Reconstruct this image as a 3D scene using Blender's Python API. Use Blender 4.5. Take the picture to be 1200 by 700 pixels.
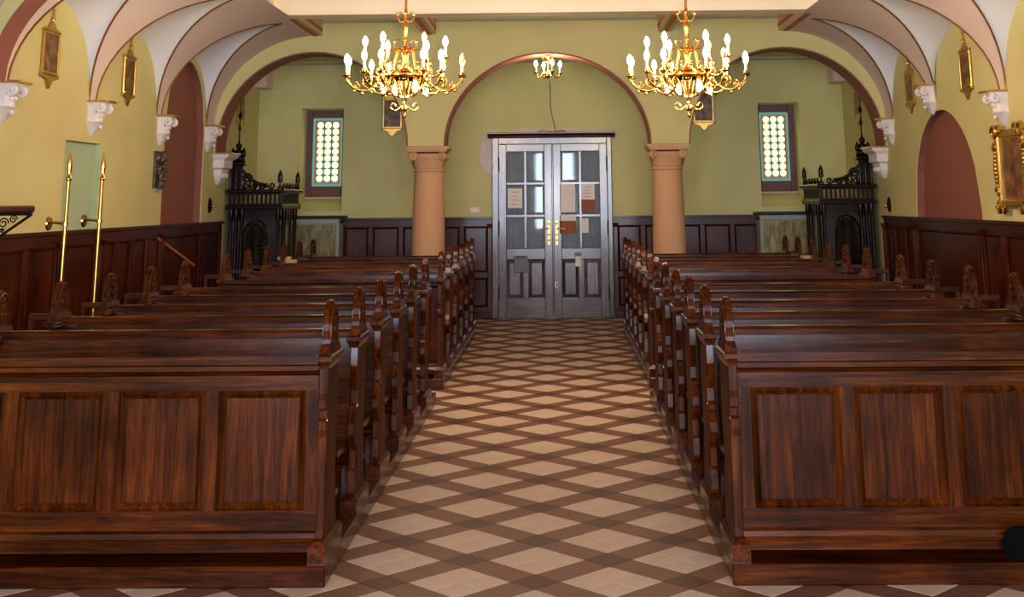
import bpy, bmesh, math, random
from mathutils import Vector, Matrix
random.seed(7)
R = math.radians
PI = math.pi
scene = bpy.context.scene
for _o in list(bpy.data.objects): bpy.data.objects.remove(_o)
COL = scene.collection

# ------------------------------------------------------------------ camera
EYE = 1.70
F_PX, PITCH, YAW, ROLL, PPX, PPY = 1434.963, R(12.07385), R(.82379), R(.52348), 630.442, -71.409
_cy, _sy, _cp, _sp = math.cos(YAW), math.sin(YAW), math.cos(PITCH), math.sin(PITCH)
FW = Vector((-_sy*_cp, _cy*_cp, _sp)); RT = Vector((_cy, _sy, 0)); UP = RT.cross(FW)
RT, UP = RT*math.cos(ROLL) - UP*math.sin(ROLL), RT*math.sin(ROLL) + UP*math.cos(ROLL)
cam_data = bpy.data.cameras.new('camera'); cam = bpy.data.objects.new('camera', cam_data); COL.objects.link(cam)
m = Matrix((RT, UP, -FW)).transposed().to_4x4(); m.translation = (0, 0, EYE); cam.matrix_world = m
cam_data.sensor_width = 36; cam_data.lens = F_PX/1200*36
cam_data.shift_x = -(PPX-600)/1200; cam_data.shift_y = (PPY-350)/1200
cam_data.clip_end = 100
scene.camera = cam
def _ray(px, py): return FW + RT*((px-PPX)/F_PX) + UP*((PPY-py)/F_PX)
def onY(px, py, Y): d = _ray(px, py); t = Y/d.y; return Vector((d.x*t, Y, EYE+d.z*t))
def onX(px, py, X): d = _ray(px, py); t = X/d.x; return Vector((X, d.y*t, EYE+d.z*t))

# ------------------------------------------------------------------ world, big lights, exposure
world = bpy.data.worlds.new('world'); scene.world = world; world.use_nodes = True
bg = world.node_tree.nodes['Background']; bg.inputs[0].default_value = (.55, .68, 1, 1); bg.inputs[1].default_value = .35
def light(name, kind, loc, power, color, target=None, size=None, size_y=None, radius=None, spot=None):
    d = bpy.data.lights.new(name, kind); d.energy = power; d.color = color
    if kind == 'AREA':
        d.shape = 'RECTANGLE'; d.size = size; d.size_y = size_y
    elif radius is not None: d.shadow_soft_size = radius
    if spot: d.spot_size = spot; d.spot_blend = .6
    o = bpy.data.objects.new(name, d); COL.objects.link(o); o.location = loc
    if target is not None:
        o.rotation_euler = (Vector(target)-Vector(loc)).to_track_quat('-Z', 'Y').to_euler()
    return o
DAY = (.68, .79, 1.0)
for k, x in enumerate((-2.7, -.12, 2.45)):          # daylight of the three choir windows behind the photographer
    light('choir_daylight', 'AREA', (x, -3.98, 2.25), 165, DAY, target=(x, 12, 2.25), size=1.28, size_y=2.9)
light('camera_flash', 'SPOT', (.16, -.02, 1.80), 320, (1, .95, .88), target=(-.2, 12, 1.5), radius=.02, spot=R(95))
scene.view_settings.view_transform = 'Standard'; scene.view_settings.look = 'None'
scene.view_settings.gamma = 1; scene.view_settings.use_curve_mapping = False
scene.view_settings.exposure = 0.95

# ------------------------------------------------------------------ materials
def lin(c): return tuple(((v/255)/12.92 if v/255 <= .04045 else ((v/255+.055)/1.055)**2.4) for v in c)
def new_mat(name):
    mt = bpy.data.materials.new(name); mt.use_nodes = True
    nt = mt.node_tree; b = nt.nodes['Principled BSDF']
    return mt, nt, b
def N(nt, t, **k):
    n = nt.nodes.new(t)
    for a, v in k.items(): setattr(n, a, v)
    return n
def ramp(nt, stops):
    r = N(nt, 'ShaderNodeValToRGB'); e = r.color_ramp.elements
    while len(e) < len(stops): e.new(.5)
    for i, (p, c) in enumerate(stops): e[i].position = p; e[i].color = (*c, 1)
    return r
def mat_plain(name, rgb, rough=.6, metal=0, var=.06, scale=6, bump=0, bscale=40, spec=.5):
    mt, nt, b = new_mat(name); L = nt.links.new
    c = lin(rgb)
    tc = N(nt, 'ShaderNodeTexCoord'); nz = N(nt, 'ShaderNodeTexNoise'); nz.inputs['Scale'].default_value = scale; nz.inputs['Detail'].default_value = 5
    L(tc.outputs['Object'], nz.inputs['Vector'])
    r = ramp(nt, [(.3, tuple(v*(1-var) for v in c)), (.7, tuple(min(1, v*(1+var)) for v in c))])
    L(nz.outputs['Fac'], r.inputs[0]); L(r.outputs[0], b.inputs['Base Color'])
    b.inputs['Roughness'].default_value = rough; b.inputs['Metallic'].default_value = metal
    b.inputs['Specular IOR Level'].default_value = spec
    if bump:
        n2 = N(nt, 'ShaderNodeTexNoise'); n2.inputs['Scale'].default_value = bscale; n2.inputs['Detail'].default_value = 6
        L(tc.outputs['Object'], n2.inputs['Vector'])
        bp = N(nt, 'ShaderNodeBump'); bp.inputs['Strength'].default_value = bump; bp.inputs['Distance'].default_value = .02
        L(n2.outputs['Fac'], bp.inputs['Height']); L(bp.outputs[0], b.inputs['Normal'])
    return mt
def mat_wood(name, dark, mid, light_, axis='x', rough=.3, figure=1.0, coat=.25, spec=.5):
    mt, nt, b = new_mat(name); L = nt.links.new
    tc = N(nt, 'ShaderNodeTexCoord'); oi = N(nt, 'ShaderNodeObjectInfo')
    add = N(nt, 'ShaderNodeVectorMath', operation='ADD')
    mul = N(nt, 'ShaderNodeVectorMath', operation='SCALE'); mul.inputs['Scale'].default_value = 17.0
    comb = N(nt, 'ShaderNodeCombineXYZ')
    for i in range(3): L(oi.outputs['Random'], comb.inputs[i])
    L(comb.outputs[0], mul.inputs[0]); L(tc.outputs['Object'], add.inputs[0]); L(mul.outputs[0], add.inputs[1])
    mp = N(nt, 'ShaderNodeMapping')
    s = {'x': (1.3, 24, 24), 'y': (24, 1.3, 24), 'z': (24, 24, 1.3)}[axis]
    mp.inputs['Scale'].default_value = s
    L(add.outputs[0], mp.inputs['Vector'])
    n1 = N(nt, 'ShaderNodeTexNoise'); n1.inputs['Scale'].default_value = 1.3; n1.inputs['Detail'].default_value = 7; n1.inputs['Roughness'].default_value = .62; n1.inputs['Distortion'].default_value = .9*figure
    L(mp.outputs[0], n1.inputs['Vector'])
    r = ramp(nt, [(.30, lin(dark)), (.5, lin(mid)), (.72, lin(light_))]); L(n1.outputs['Fac'], r.inputs[0])
    # fine pores
    mp2 = N(nt, 'ShaderNodeMapping'); mp2.inputs['Scale'].default_value = tuple(v*6 if v > 2 else v*4 for v in s)
    L(add.outputs[0], mp2.inputs['Vector'])
    n2 = N(nt, 'ShaderNodeTexNoise'); n2.inputs['Scale'].default_value = 2.2; n2.inputs['Detail'].default_value = 3
    L(mp2.outputs[0], n2.inputs['Vector'])
    r2 = ramp(nt, [(.38, (.45, .42, .40)), (.52, (1, 1, 1))]); L(n2.outputs['Fac'], r2.inputs[0])
    mx = N(nt, 'ShaderNodeMixRGB', blend_type='MULTIPLY'); mx.inputs[0].default_value = .7
    L(r.outputs[0], mx.inputs[1]); L(r2.outputs[0], mx.inputs[2])
    # large stains of old varnish
    n3 = N(nt, 'ShaderNodeTexNoise'); n3.inputs['Scale'].default_value = 2.3; n3.inputs['Detail'].default_value = 3
    L(add.outputs[0], n3.inputs['Vector'])
    r3 = ramp(nt, [(.36, (.38, .34, .32)), (.60, (1.12, 1.06, 1.0))]); L(n3.outputs['Fac'], r3.inputs[0])
    mx2 = N(nt, 'ShaderNodeMixRGB', blend_type='MULTIPLY'); mx2.inputs[0].default_value = .75
    L(mx.outputs[0], mx2.inputs[1]); L(r3.outputs[0], mx2.inputs[2])
    L(mx2.outputs[0], b.inputs['Base Color'])
    rr = N(nt, 'ShaderNodeMapRange'); rr.inputs['To Min'].default_value = rough*.8; rr.inputs['To Max'].default_value = rough*1.35
    L(n3.outputs['Fac'], rr.inputs[0]); L(rr.outputs[0], b.inputs['Roughness'])
    b.inputs['Specular IOR Level'].default_value = spec; b.inputs['Coat Weight'].default_value = coat; b.inputs['Coat Roughness'].default_value = .18
    bp = N(nt, 'ShaderNodeBump'); bp.inputs['Strength'].default_value = .05; bp.inputs['Distance'].default_value = .003
    L(n2.outputs['Fac'], bp.inputs['Height']); L(bp.outputs[0], b.inputs['Normal'])
    return mt
def mat_emit(name, rgb, strength, sampled=False):
    mt, nt, b = new_mat(name)
    b.inputs['Base Color'].default_value = (*lin(rgb), 1); b.inputs['Emission Color'].default_value = (*lin(rgb), 1)
    b.inputs['Emission Strength'].default_value = strength
    if not sampled: mt.cycles.emission_sampling = 'NONE'
    return mt
M = {}
oak = ((32, 12, 2), (73, 31, 5), (108, 52, 10))
for ax in 'xyz': M['oak_'+ax] = mat_wood('varnished_oak_'+ax, *oak, axis=ax, rough=.20, coat=.0, spec=.30)
for ax in 'xyz': M['wains_'+ax] = mat_wood('wainscot_wood_'+ax, (52, 18, 9), (74, 28, 13), (96, 42, 22), axis=ax, rough=.22, coat=.0, spec=.30)
M['door_z'] = mat_wood('door_wood_z', (66, 52, 62), (102, 86, 98), (122, 106, 120), axis='z', rough=.20, coat=.5)  # lavender sheen of reflected daylight is put into both door wood colours
M['door_x'] = mat_wood('door_wood_x', (66, 52, 62), (102, 86, 98), (122, 106, 120), axis='x', rough=.20, coat=.5)
M['door_cap'] = mat_wood('door_cap_wood', (44, 18, 20), (78, 36, 38), (96, 48, 46), axis='x', rough=.28)
M['oak_side'] = mat_wood('satin_oak_side', *oak, axis='z', rough=.55, coat=.0, spec=.15)
M['ebony'] = mat_wood('dark_carved_wood', (12, 6, 5), (30, 14, 11), (48, 24, 18), axis='z', rough=.24, coat=.0, spec=.28)
M['wall'] = mat_plain('yellow_plaster', (204, 197, 136), .85, var=.05, scale=1.6, bump=.05, bscale=60)
M['wall_nook'] = mat_plain('olive_plaster', (204, 200, 140), .85, var=.06, scale=1.6, bump=.05, bscale=60)
M['brown_paint'] = mat_plain('red_brown_paint', (140, 84, 70), .8, var=.03, scale=3)
M['web'] = mat_plain('white_vault_plaster', (228, 229, 236), .85, var=.03, scale=1.5)
M['cove'] = mat_plain('pink_vault_plaster', (224, 204, 198), .85, var=.03, scale=1.5)
M['cream'] = mat_plain('cream_paint', (250, 238, 210), .75, var=.03, scale=2)
M['cream_dim'] = mat_plain('beige_paint', (206, 184, 150), .75, var=.03, scale=2)
M['orange'] = mat_plain('orange_brown_paint', (186, 106, 56), .75, var=.05, scale=3)
M['gilt'] = mat_plain('gilding', (212, 170, 92), .30, 1.0, var=.15, scale=20)
M['groin'] = mat_plain('gilded_brown_groin', (150, 100, 44), .35, .6, var=.2, scale=8)
M['brass'] = mat_plain('polished_brass', (202, 156, 80), .27, 1.0, var=.1, scale=12)
M['stucco'] = mat_plain('white_stucco', (232, 224, 222), .75, var=.05, scale=14, bump=.25, bscale=45)
M['stone'] = mat_plain('peach_stone', (206, 160, 118), .8, var=.04, scale=30, bump=.06, bscale=90)
M['green_paint'] = mat_plain('pale_green_paint', (168, 190, 156), .8, var=.03)
M['grey_paint'] = mat_plain('blue_grey_paint', (150, 158, 150), .6, var=.04)
M['dark_metal'] = mat_plain('dark_iron', (40, 36, 36), .5, .6)
M['grey_box'] = mat_plain('grey_enamel', (92, 98, 100), .45)
M['paper'] = mat_plain('white_paper', (238, 230, 224), .8, var=.02)
M['cardboard'] = mat_plain('brown_card', (150, 84, 56), .75, var=.04)
M['black'] = mat_plain('black_cloth', (4, 4, 4), .95, spec=.1)
M['plaster_patch'] = mat_plain('bare_plaster', (214, 204, 202), .9, var=.08, scale=9)
M['tile_light'] = mat_plain('beige_cement_tile', (186, 172, 154), .6, var=.07, scale=5, spec=.3)
M['tile_brown'] = mat_plain('brown_cement_tile', (108, 74, 56), .6, var=.08, scale=5, spec=.3)
M['tile_dark'] = mat_plain('dark_cement_tile', (70, 43, 33), .6, var=.08, scale=5, spec=.3)
M['grout'] = mat_plain('floor_grout', (120, 100, 84), .8)
M['candle'] = mat_plain('ivory_candle', (240, 226, 190), .5, var=.01)
M['bulb'] = mat_emit('lit_bulb', (255, 236, 200), 22)
M['bulb_off'] = mat_plain('unlit_bulb', (214, 180, 120), .2)
M['book'] = mat_plain('buff_book_cover', (176, 140, 96), .7)
M['curtain'] = mat_plain('blue_grey_curtain', (130, 156, 180), .8, var=.25, scale=4)
def mat_marble():
    mt, nt, b = new_mat('green_mottled_panel'); L = nt.links.new
    tc = N(nt, 'ShaderNodeTexCoord'); mp = N(nt, 'ShaderNodeMapping'); mp.inputs['Scale'].default_value = (9, 9, 2.2)
    nz = N(nt, 'ShaderNodeTexNoise'); nz.inputs['Scale'].default_value = 2; nz.inputs['Detail'].default_value = 8; nz.inputs['Roughness'].default_value = .7
    L(tc.outputs['Object'], mp.inputs[0]); L(mp.outputs[0], nz.inputs['Vector'])
    r = ramp(nt, [(.3, lin((50, 44, 28))), (.5, lin((116, 104, 62))), (.72, lin((172, 156, 92)))])
    L(nz.outputs['Fac'], r.inputs[0]); L(r.outputs[0], b.inputs['Base Color']); b.inputs['Roughness'].default_value = .3; b.inputs['Metallic'].default_value = .3
    return mt
M['marble'] = mat_marble()
def mat_picture(name, stops, scale):
    mt, nt, b = new_mat(name); L = nt.links.new
    tc = N(nt, 'ShaderNodeTexCoord'); oi = N(nt, 'ShaderNodeObjectInfo'); add = N(nt, 'ShaderNodeVectorMath', operation='ADD')
    L(tc.outputs['Object'], add.inputs[0]); L(oi.outputs['Random'], add.inputs[1])
    nz = N(nt, 'ShaderNodeTexNoise'); nz.inputs['Scale'].default_value = scale; nz.inputs['Detail'].default_value = 4
    L(add.outputs[0], nz.inputs['Vector'])
    r = ramp(nt, [(p, lin(c)) for p, c in stops]); L(nz.outputs['Fac'], r.inputs[0]); L(r.outputs[0], b.inputs['Base Color'])
    b.inputs['Roughness'].default_value = .35
    return mt
M['relief'] = mat_picture('dark_relief_painting', [(.3, (54, 36, 26)), (.5, (112, 76, 40)), (.7, (160, 116, 60))], 12)
M['saint'] = mat_picture('old_devotional_painting', [(.3, (40, 26, 14)), (.5, (110, 62, 28)), (.7, (160, 96, 40))], 7)
M['plaque'] = mat_picture('mottled_bronze_relief', [(.3, (40, 36, 34)), (.5, (78, 66, 56)), (.72, (110, 86, 64))], 22)
def mat_glass(name, tint):
    mt, nt, b = new_mat(name)
    b.inputs['Base Color'].default_value = (*tint, 1); b.inputs['Roughness'].default_value = .03
    b.inputs['Transmission Weight'].default_value = .75; b.inputs['IOR'].default_value = 1.45
    return mt
M['pane'] = mat_glass('bevelled_glass', (.55, .66, .75))
M['roundel'] = mat_emit('lit_yellow_glass', (236, 232, 150), 1.15)
M['glass_teal'] = mat_emit('lit_turquoise_glass', (40, 140, 132), .6)
M['glass_orange'] = mat_emit('lit_amber_glass', (150, 84, 40), .5)
M['glass_blue'] = mat_emit('lit_blue_glass', (90, 120, 130), .6)
M['lead'] = mat_plain('lead_came', (40, 40, 38), .6)
M['win_frame'] = mat_plain('brown_window_paint', (104, 58, 50), .5, var=.05)

# ------------------------------------------------------------------ mesh helpers
class MB:
    def __init__(s): s.v = []; s.f = []
    def add(s, vs, fs):
        n = len(s.v); s.v += [tuple(p) for p in vs]; s.f += [tuple(i+n for i in q) for q in fs]; return s
    def box(s, x0, x1, y0, y1, z0, z1):
        vs = [(x, y, z) for z in (z0, z1) for y in (y0, y1) for x in (x0, x1)]
        return s.add(vs, [(0, 2, 3, 1), (4, 5, 7, 6), (0, 1, 5, 4), (2, 6, 7, 3), (0, 4, 6, 2), (1, 3, 7, 5)])
    def frustum(s, a, b, z0, z1):
        "a, b = (x0,x1,y0,y1) at the bottom and at the top"
        vs = [(x, y, z0) for y in a[2:] for x in a[:2]] + [(x, y, z1) for y in b[2:] for x in b[:2]]
        return s.add(vs, [(0, 2, 3, 1), (4, 5, 7, 6), (0, 1, 5, 4), (2, 6, 7, 3), (0, 4, 6, 2), (1, 3, 7, 5)])
    def prism(s, poly, axis, a, b):
        "poly in the plane normal to axis: axis x -> (y,z), y -> (x,z), z -> (x,y)"
        def P(p, t): return {'x': (t, p[0], p[1]), 'y': (p[0], t, p[1]), 'z': (p[0], p[1], t)}[axis]
        n = len(poly); vs = [P(p, a) for p in poly] + [P(p, b) for p in poly]
        fs = [tuple(range(n-1, -1, -1)), tuple(range(n, 2*n))] + [(i, (i+1) % n, n+(i+1) % n, n+i) for i in range(n)]
        return s.add(vs, fs)
    def loft(s, rings, closed=True, caps=True):
        n = len(rings[0]); vs = [p for r in rings for p in r]; fs = []
        for k in range(len(rings)-1):
            for i in range(n if closed else n-1):
                j = (i+1) % n; fs.append((k*n+i, k*n+j, (k+1)*n+j, (k+1)*n+i))
        if caps and closed: fs += [tuple(range(n-1, -1, -1)), tuple(range((len(rings)-1)*n, len(rings)*n))]
        return s.add(vs, fs)
    def lathe(s, prof, c=(0, 0, 0), n=14, axis='z'):
        rings = []
        for r, h in prof:
            ring = []
            for i in range(n):
                a = 2*PI*i/n; p, q = r*math.cos(a), r*math.sin(a)
                if axis == 'z': ring.append((c[0]+p, c[1]+q, c[2]+h))
                elif axis == 'x': ring.append((c[0]+h, c[1]+p, c[2]+q))
                else: ring.append((c[0]+p, c[1]+h, c[2]+q))
            rings.append(ring)
        return s.loft(rings)
    def tube(s, pts, r, n=7):
        pts = [Vector(p) for p in pts]; rings = []; up = None
        for i, p in enumerate(pts):
            t = (pts[min(i+1, len(pts)-1)]-pts[max(i-1, 0)]).normalized()
            if up is None: up = Vector((0, 0, 1)) if abs(t.z) < .9 else Vector((1, 0, 0))
            a = t.cross(up); a = a.normalized() if a.length > 1e-5 else t.orthogonal().normalized(); b = a.cross(t); up = b
            rr = r[i] if isinstance(r, (list, tuple)) else r
            rings.append([tuple(p+(a*math.cos(2*PI*k/n)+b*math.sin(2*PI*k/n))*rr) for k in range(n)])
        return s.loft(rings)
    def sphere(s, c, r, n=10, sz=1):
        k = 6; return s.lathe([(max(.0004, r*math.sin(PI*i/k)), -r*sz*math.cos(PI*i/k)) for i in range(k+1)], c, n)
    def xf(s, fn): s.v = [tuple(fn(Vector(p))) for p in s.v]; return s
    def build(s, name, mat, parent=None, smooth=None, bevel=0, seg=1):
        me = bpy.data.meshes.new(name); me.from_pydata(s.v, [], s.f)
        bm = bmesh.new(); bm.from_mesh(me)
        bmesh.ops.recalc_face_normals(bm, faces=bm.faces)
        if bevel:
            es = [e for e in bm.edges if len(e.link_faces) == 2 and e.calc_face_angle(0) > R(28)]
            bmesh.ops.bevel(bm, geom=es, offset=bevel, segments=seg, affect='EDGES', clamp_overlap=True)
        bm.to_mesh(me); bm.free()
        me.materials.append(M[mat] if isinstance(mat, str) else mat)
        if smooth:
            me.shade_smooth(); me.set_sharp_from_angle(angle=R(smooth))
        o = bpy.data.objects.new(name, me); COL.objects.link(o)
        if parent: o.parent = parent
        return o
def tag(o, label, cat, group=None):
    o['label'] = label; o['category'] = cat
    if group: o['group'] = group
    return o
def thing(name, label, cat, loc=(0, 0, 0), rz=0, group=None):
    o = bpy.data.objects.new(name, None); COL.objects.link(o); o.location = loc; o.rotation_euler = (0, 0, rz); o.empty_display_size = .1
    return tag(o, label, cat, group)
def struct(o): o['kind'] = 'structure'; return o
def copy_tree(o, parent=None):
    c = o.copy(); COL.objects.link(c)
    if parent: c.parent = parent
    for ch in o.children: copy_tree(ch, c)
    return c
def B(*a): return MB().box(*a)
def smoothstep_curve(pts, n=6):
    "Catmull-Rom through points"
    P = [Vector(p) for p in pts]; out = []
    for i in range(len(P)-1):
        a, b, c, d = P[max(i-1, 0)], P[i], P[i+1], P[min(i+2, len(P)-1)]
        for k in range(n):
            t = k/n
            out.append(.5*((2*b)+(c-a)*t+(2*a-5*b+4*c-d)*t*t+(3*b-a-3*c+d)*t**3))
    out.append(P[-1]); return out
def spiral(c, r, turns, n, u, v, start=0, grow=1):
    "points of a scroll that winds inwards about c in the plane u, v"
    return [Vector(c)+u*(r*(1-.8*i/n)*math.cos(start+grow*2*PI*turns*i/n))+v*(r*(1-.8*i/n)*math.sin(start+grow*2*PI*turns*i/n)) for i in range(n+1)]

# ------------------------------------------------------------------ key dimensions (metres)
XL, XR = -4.61, 4.38            # side walls
XC = (XL+XR)/2
YA, YA2 = 16.55, 17.0          # arcade wall
YB = 19.0                       # rear wall
ZW = 1.47                       # wainscot
ZC = 4.28                       # flat ceiling
Y0 = -4.0
PF = .09                        # pew platforms

# ------------------------------------------------------------------ floor
floor = struct(B(XL-.9, XR+.9, Y0, YB+2.4, -.3, -.004).build('floor', 'grout'))
H_, TX0, TY0 = .3475, -.126, 6.075
TS = H_*math.sqrt(2)/3
def tile_mesh(name, mat):
    h = TS/2-.0012; mb = MB()
    vs = [(-h, -h, -.012), (h, -h, -.012), (h, h, -.012), (-h, h, -.012)]
    g = h-.0015
    vs += [(-h, -h, -.0012), (h, -h, -.0012), (h, h, -.0012), (-h, h, -.0012), (-g, -g, 0), (g, -g, 0), (g, g, 0), (-g, g, 0)]
    fs = [(0, 1, 5, 4), (1, 2, 6, 5), (2, 3, 7, 6), (3, 0, 4, 7), (4, 5, 9, 8), (5, 6, 10, 9), (6, 7, 11, 10), (7, 4, 8, 11), (8, 9, 10, 11)]
    mb.add(vs, fs); return mb, mat
cells = []
for a in range(-90, 110):
    for b in range(-90, 110):
        u, v = a*TS, b*TS
        x = TX0+(u-v)/math.sqrt(2); y = TY0+(u+v)/math.sqrt(2)
        vis = (-1.35 < x < 1.15 and 4.6 < y < YB-.12) or (XL+.1 < x < XR-.1 and 4.2 < y < 6.25)
        if vis:
            k = (a % 3 == 0)+(b % 3 == 0); cells.append((x, y, ('tile_light', 'tile_brown', 'tile_dark')[k]))
def in_frame(x, y):
    d = Vector((x, y, -EYE)); w = d.dot(FW); px = PPX+F_PX*d.dot(RT)/w; py = PPY-F_PX*d.dot(UP)/w
    return -25 < px < 1225 and py < 712
def covered(x, y): return (y > 6.2) and not (-1.10 < x < .82)
cells.sort(key=lambda c: (not in_frame(c[0], c[1]) or covered(c[0], c[1]), c[1]))
tile_src = {}
for k in ('tile_light', 'tile_brown', 'tile_dark'):
    mb, mt = tile_mesh('tile', k); me = bpy.data.meshes.new('tile'); me.from_pydata(mb.v, [], mb.f); me.materials.append(M[k]); tile_src[k] = me
for x, y, k in cells[:300]:
    o = bpy.data.objects.new('tile', tile_src[k]); COL.objects.link(o); o.parent = floor
    o.location = (x, y, random.uniform(-.0006, .0002)); o.rotation_euler = (0, 0, PI/4)
for k in tile_src:
    mb = MB(); src = tile_mesh('t', k)[0]; c45 = math.sqrt(.5)
    for x, y, kk in cells[300:]:
        if kk == k: mb.add([(x+(p[0]-p[1])*c45, y+(p[0]+p[1])*c45, p[2]) for p in src.v], src.f)
    o = mb.build('tile_field', k, floor); o['kind'] = 'stuff'

# ------------------------------------------------------------------ side walls
def arch_pts(y0, y1, zs, rise, n=20):
    yc, w = (y0+y1)/2, (y1-y0)/2
    return [(yc-w*math.cos(PI*i/n), zs+rise*math.sin(PI*i/n)) for i in range(n+1)]
def wall_with_holes(x_face, side, ya, yb, z1, holes):
    """Wall slab in strips along y. side=-1: the wall lies to the left of x_face.
    hole = (y0, y1, z0, top) with top a function of y."""
    mb = MB(); xo = x_face+side*.5
    ys = {ya, yb}
    for (h0, h1, z0, top, n) in holes:
        for i in range(n+1): ys.add(h0+(h1-h0)*i/n)
    ys = sorted(ys)
    for a, b in zip(ys[:-1], ys[1:]):
        mid = (a+b)/2; hole = next((h for h in holes if h[0] < mid < h[1]), None)
        lo, hi = sorted((x_face, xo))
        if hole is None: mb.box(lo, hi, a, b, -.3, z1); continue
        if hole[2] > -.25: mb.box(lo, hi, a, b, -.3, hole[2])
        za, zb = hole[3](a), hole[3](b)
        vs = []
        for x in (lo, hi): vs += [(x, a, za), (x, b, zb), (x, b, z1), (x, a, z1)]
        mb.add(vs, [(3, 2, 1, 0), (4, 5, 6, 7), (0, 1, 5, 4), (1, 2, 6, 5), (2, 3, 7, 6), (3, 0, 4, 7)])
    return mb
LN0, LN1 = 11.55, 12.47         # green niche, left wall
LB0, LB1 = 14.47, 16.10         # brown recess, left wall
RB0, RB1 = 13.05, 15.42         # brown recess, right wall
def atop(y0, y1, zs, rise): return lambda y: zs+rise*math.sqrt(max(0, 1-((y-(y0+y1)/2)/((y1-y0)/2))**2))
wl = wall_with_holes(XL, -1, Y0, YB+.5, ZC+.3, [(LN0, LN1, ZW-.02, lambda y: 2.30, 1), (LB0, LB1, -.3, atop(LB0, LB1, 2.62, .84), 18)])
wall_left = struct(wl.build('wall_left', 'wall'))
wr = wall_with_holes(XR, 1, Y0, YB+.5, ZC+.3, [(RB0, RB1, -.3, atop(RB0, RB1, 1.55, 1.13), 22)])
wall_right = struct(wr.build('wall_right', 'wall'))
# recess linings
def recess(parent, x_face, side, y0, y1, z0, top, depth, mat, name, n=1):
    mb = MB(); xb = x_face+side*depth
    pr = [(y0, z0)]+[(y0+(y1-y0)*i/n, top(y0+(y1-y0)*i/n)) for i in range(n+1)]+[(y1, z0)]
    e = .004
    # back panel and lining strips
    lo, hi = sorted((xb, xb+side*.02)); mb.prism(pr, 'x', lo, hi)
    for (a, b) in zip(pr[:-1], pr[1:]):
        c = Vector(((y0+y1)/2, (z0+pr[n//2+1][1])/2))
        def inn(p): d = c-Vector(p); return Vector(p)+d.normalized()*e
        i0, i1 = inn(a), inn(b)
        mb.add([(x_face+side*.012, *i0), (x_face+side*.012, *i1), (xb, *i1), (xb, *i0)], [(0, 1, 2, 3)])
    return mb.build(name, mat, parent)
recess(wall_left, XL, -1, LB0, LB1, 0, atop(LB0, LB1, 2.62, .84), .10, 'brown_paint', 'recess_lining', 18)
recess(wall_right, XR, 1, RB0, RB1, 0, atop(RB0, RB1, 1.55, 1.13), .10, 'brown_paint', 'recess_lining', 22)
recess(wall_left, XL, -1, LN0, LN1, ZW-.02, lambda y: 2.30, .05, 'green_paint', 'niche_lining')

# ------------------------------------------------------------------ rear wall with two window openings and the doorway
WIN = []
for (a, b, zt, zb) in ((onY(354, 126, YB).x, onY(403, 126, YB).x, 3.13, 1.56), (onY(887.5, 119, YB).x, onY(936, 122, YB).x, 3.15, 1.56)):
    WIN.append((a, b, zb, zt))
DX0, DX1, DZ = -1.0, .815, 2.68
mb = MB()
xs = [XL-.5, WIN[0][0], WIN[0][1], DX0+.02, DX1-.02, WIN[1][0], WIN[1][1], XR+.5]
for i in range(7):
    a, b = xs[i], xs[i+1]
    if i in (1, 5):
        w = WIN[0] if i == 1 else WIN[1]
        mb.box(a, b, YB, YB+.5, -.3, w[2]); mb.box(a, b, YB, YB+.5, w[3], ZC+.3)
    elif i == 3: mb.box(a, b, YB, YB+.5, DZ, ZC+.3)
    else: mb.box(a, b, YB, YB+.5, -.3, ZC+.3)
wall_back = struct(mb.build('wall_back', 'wall_nook'))

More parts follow.
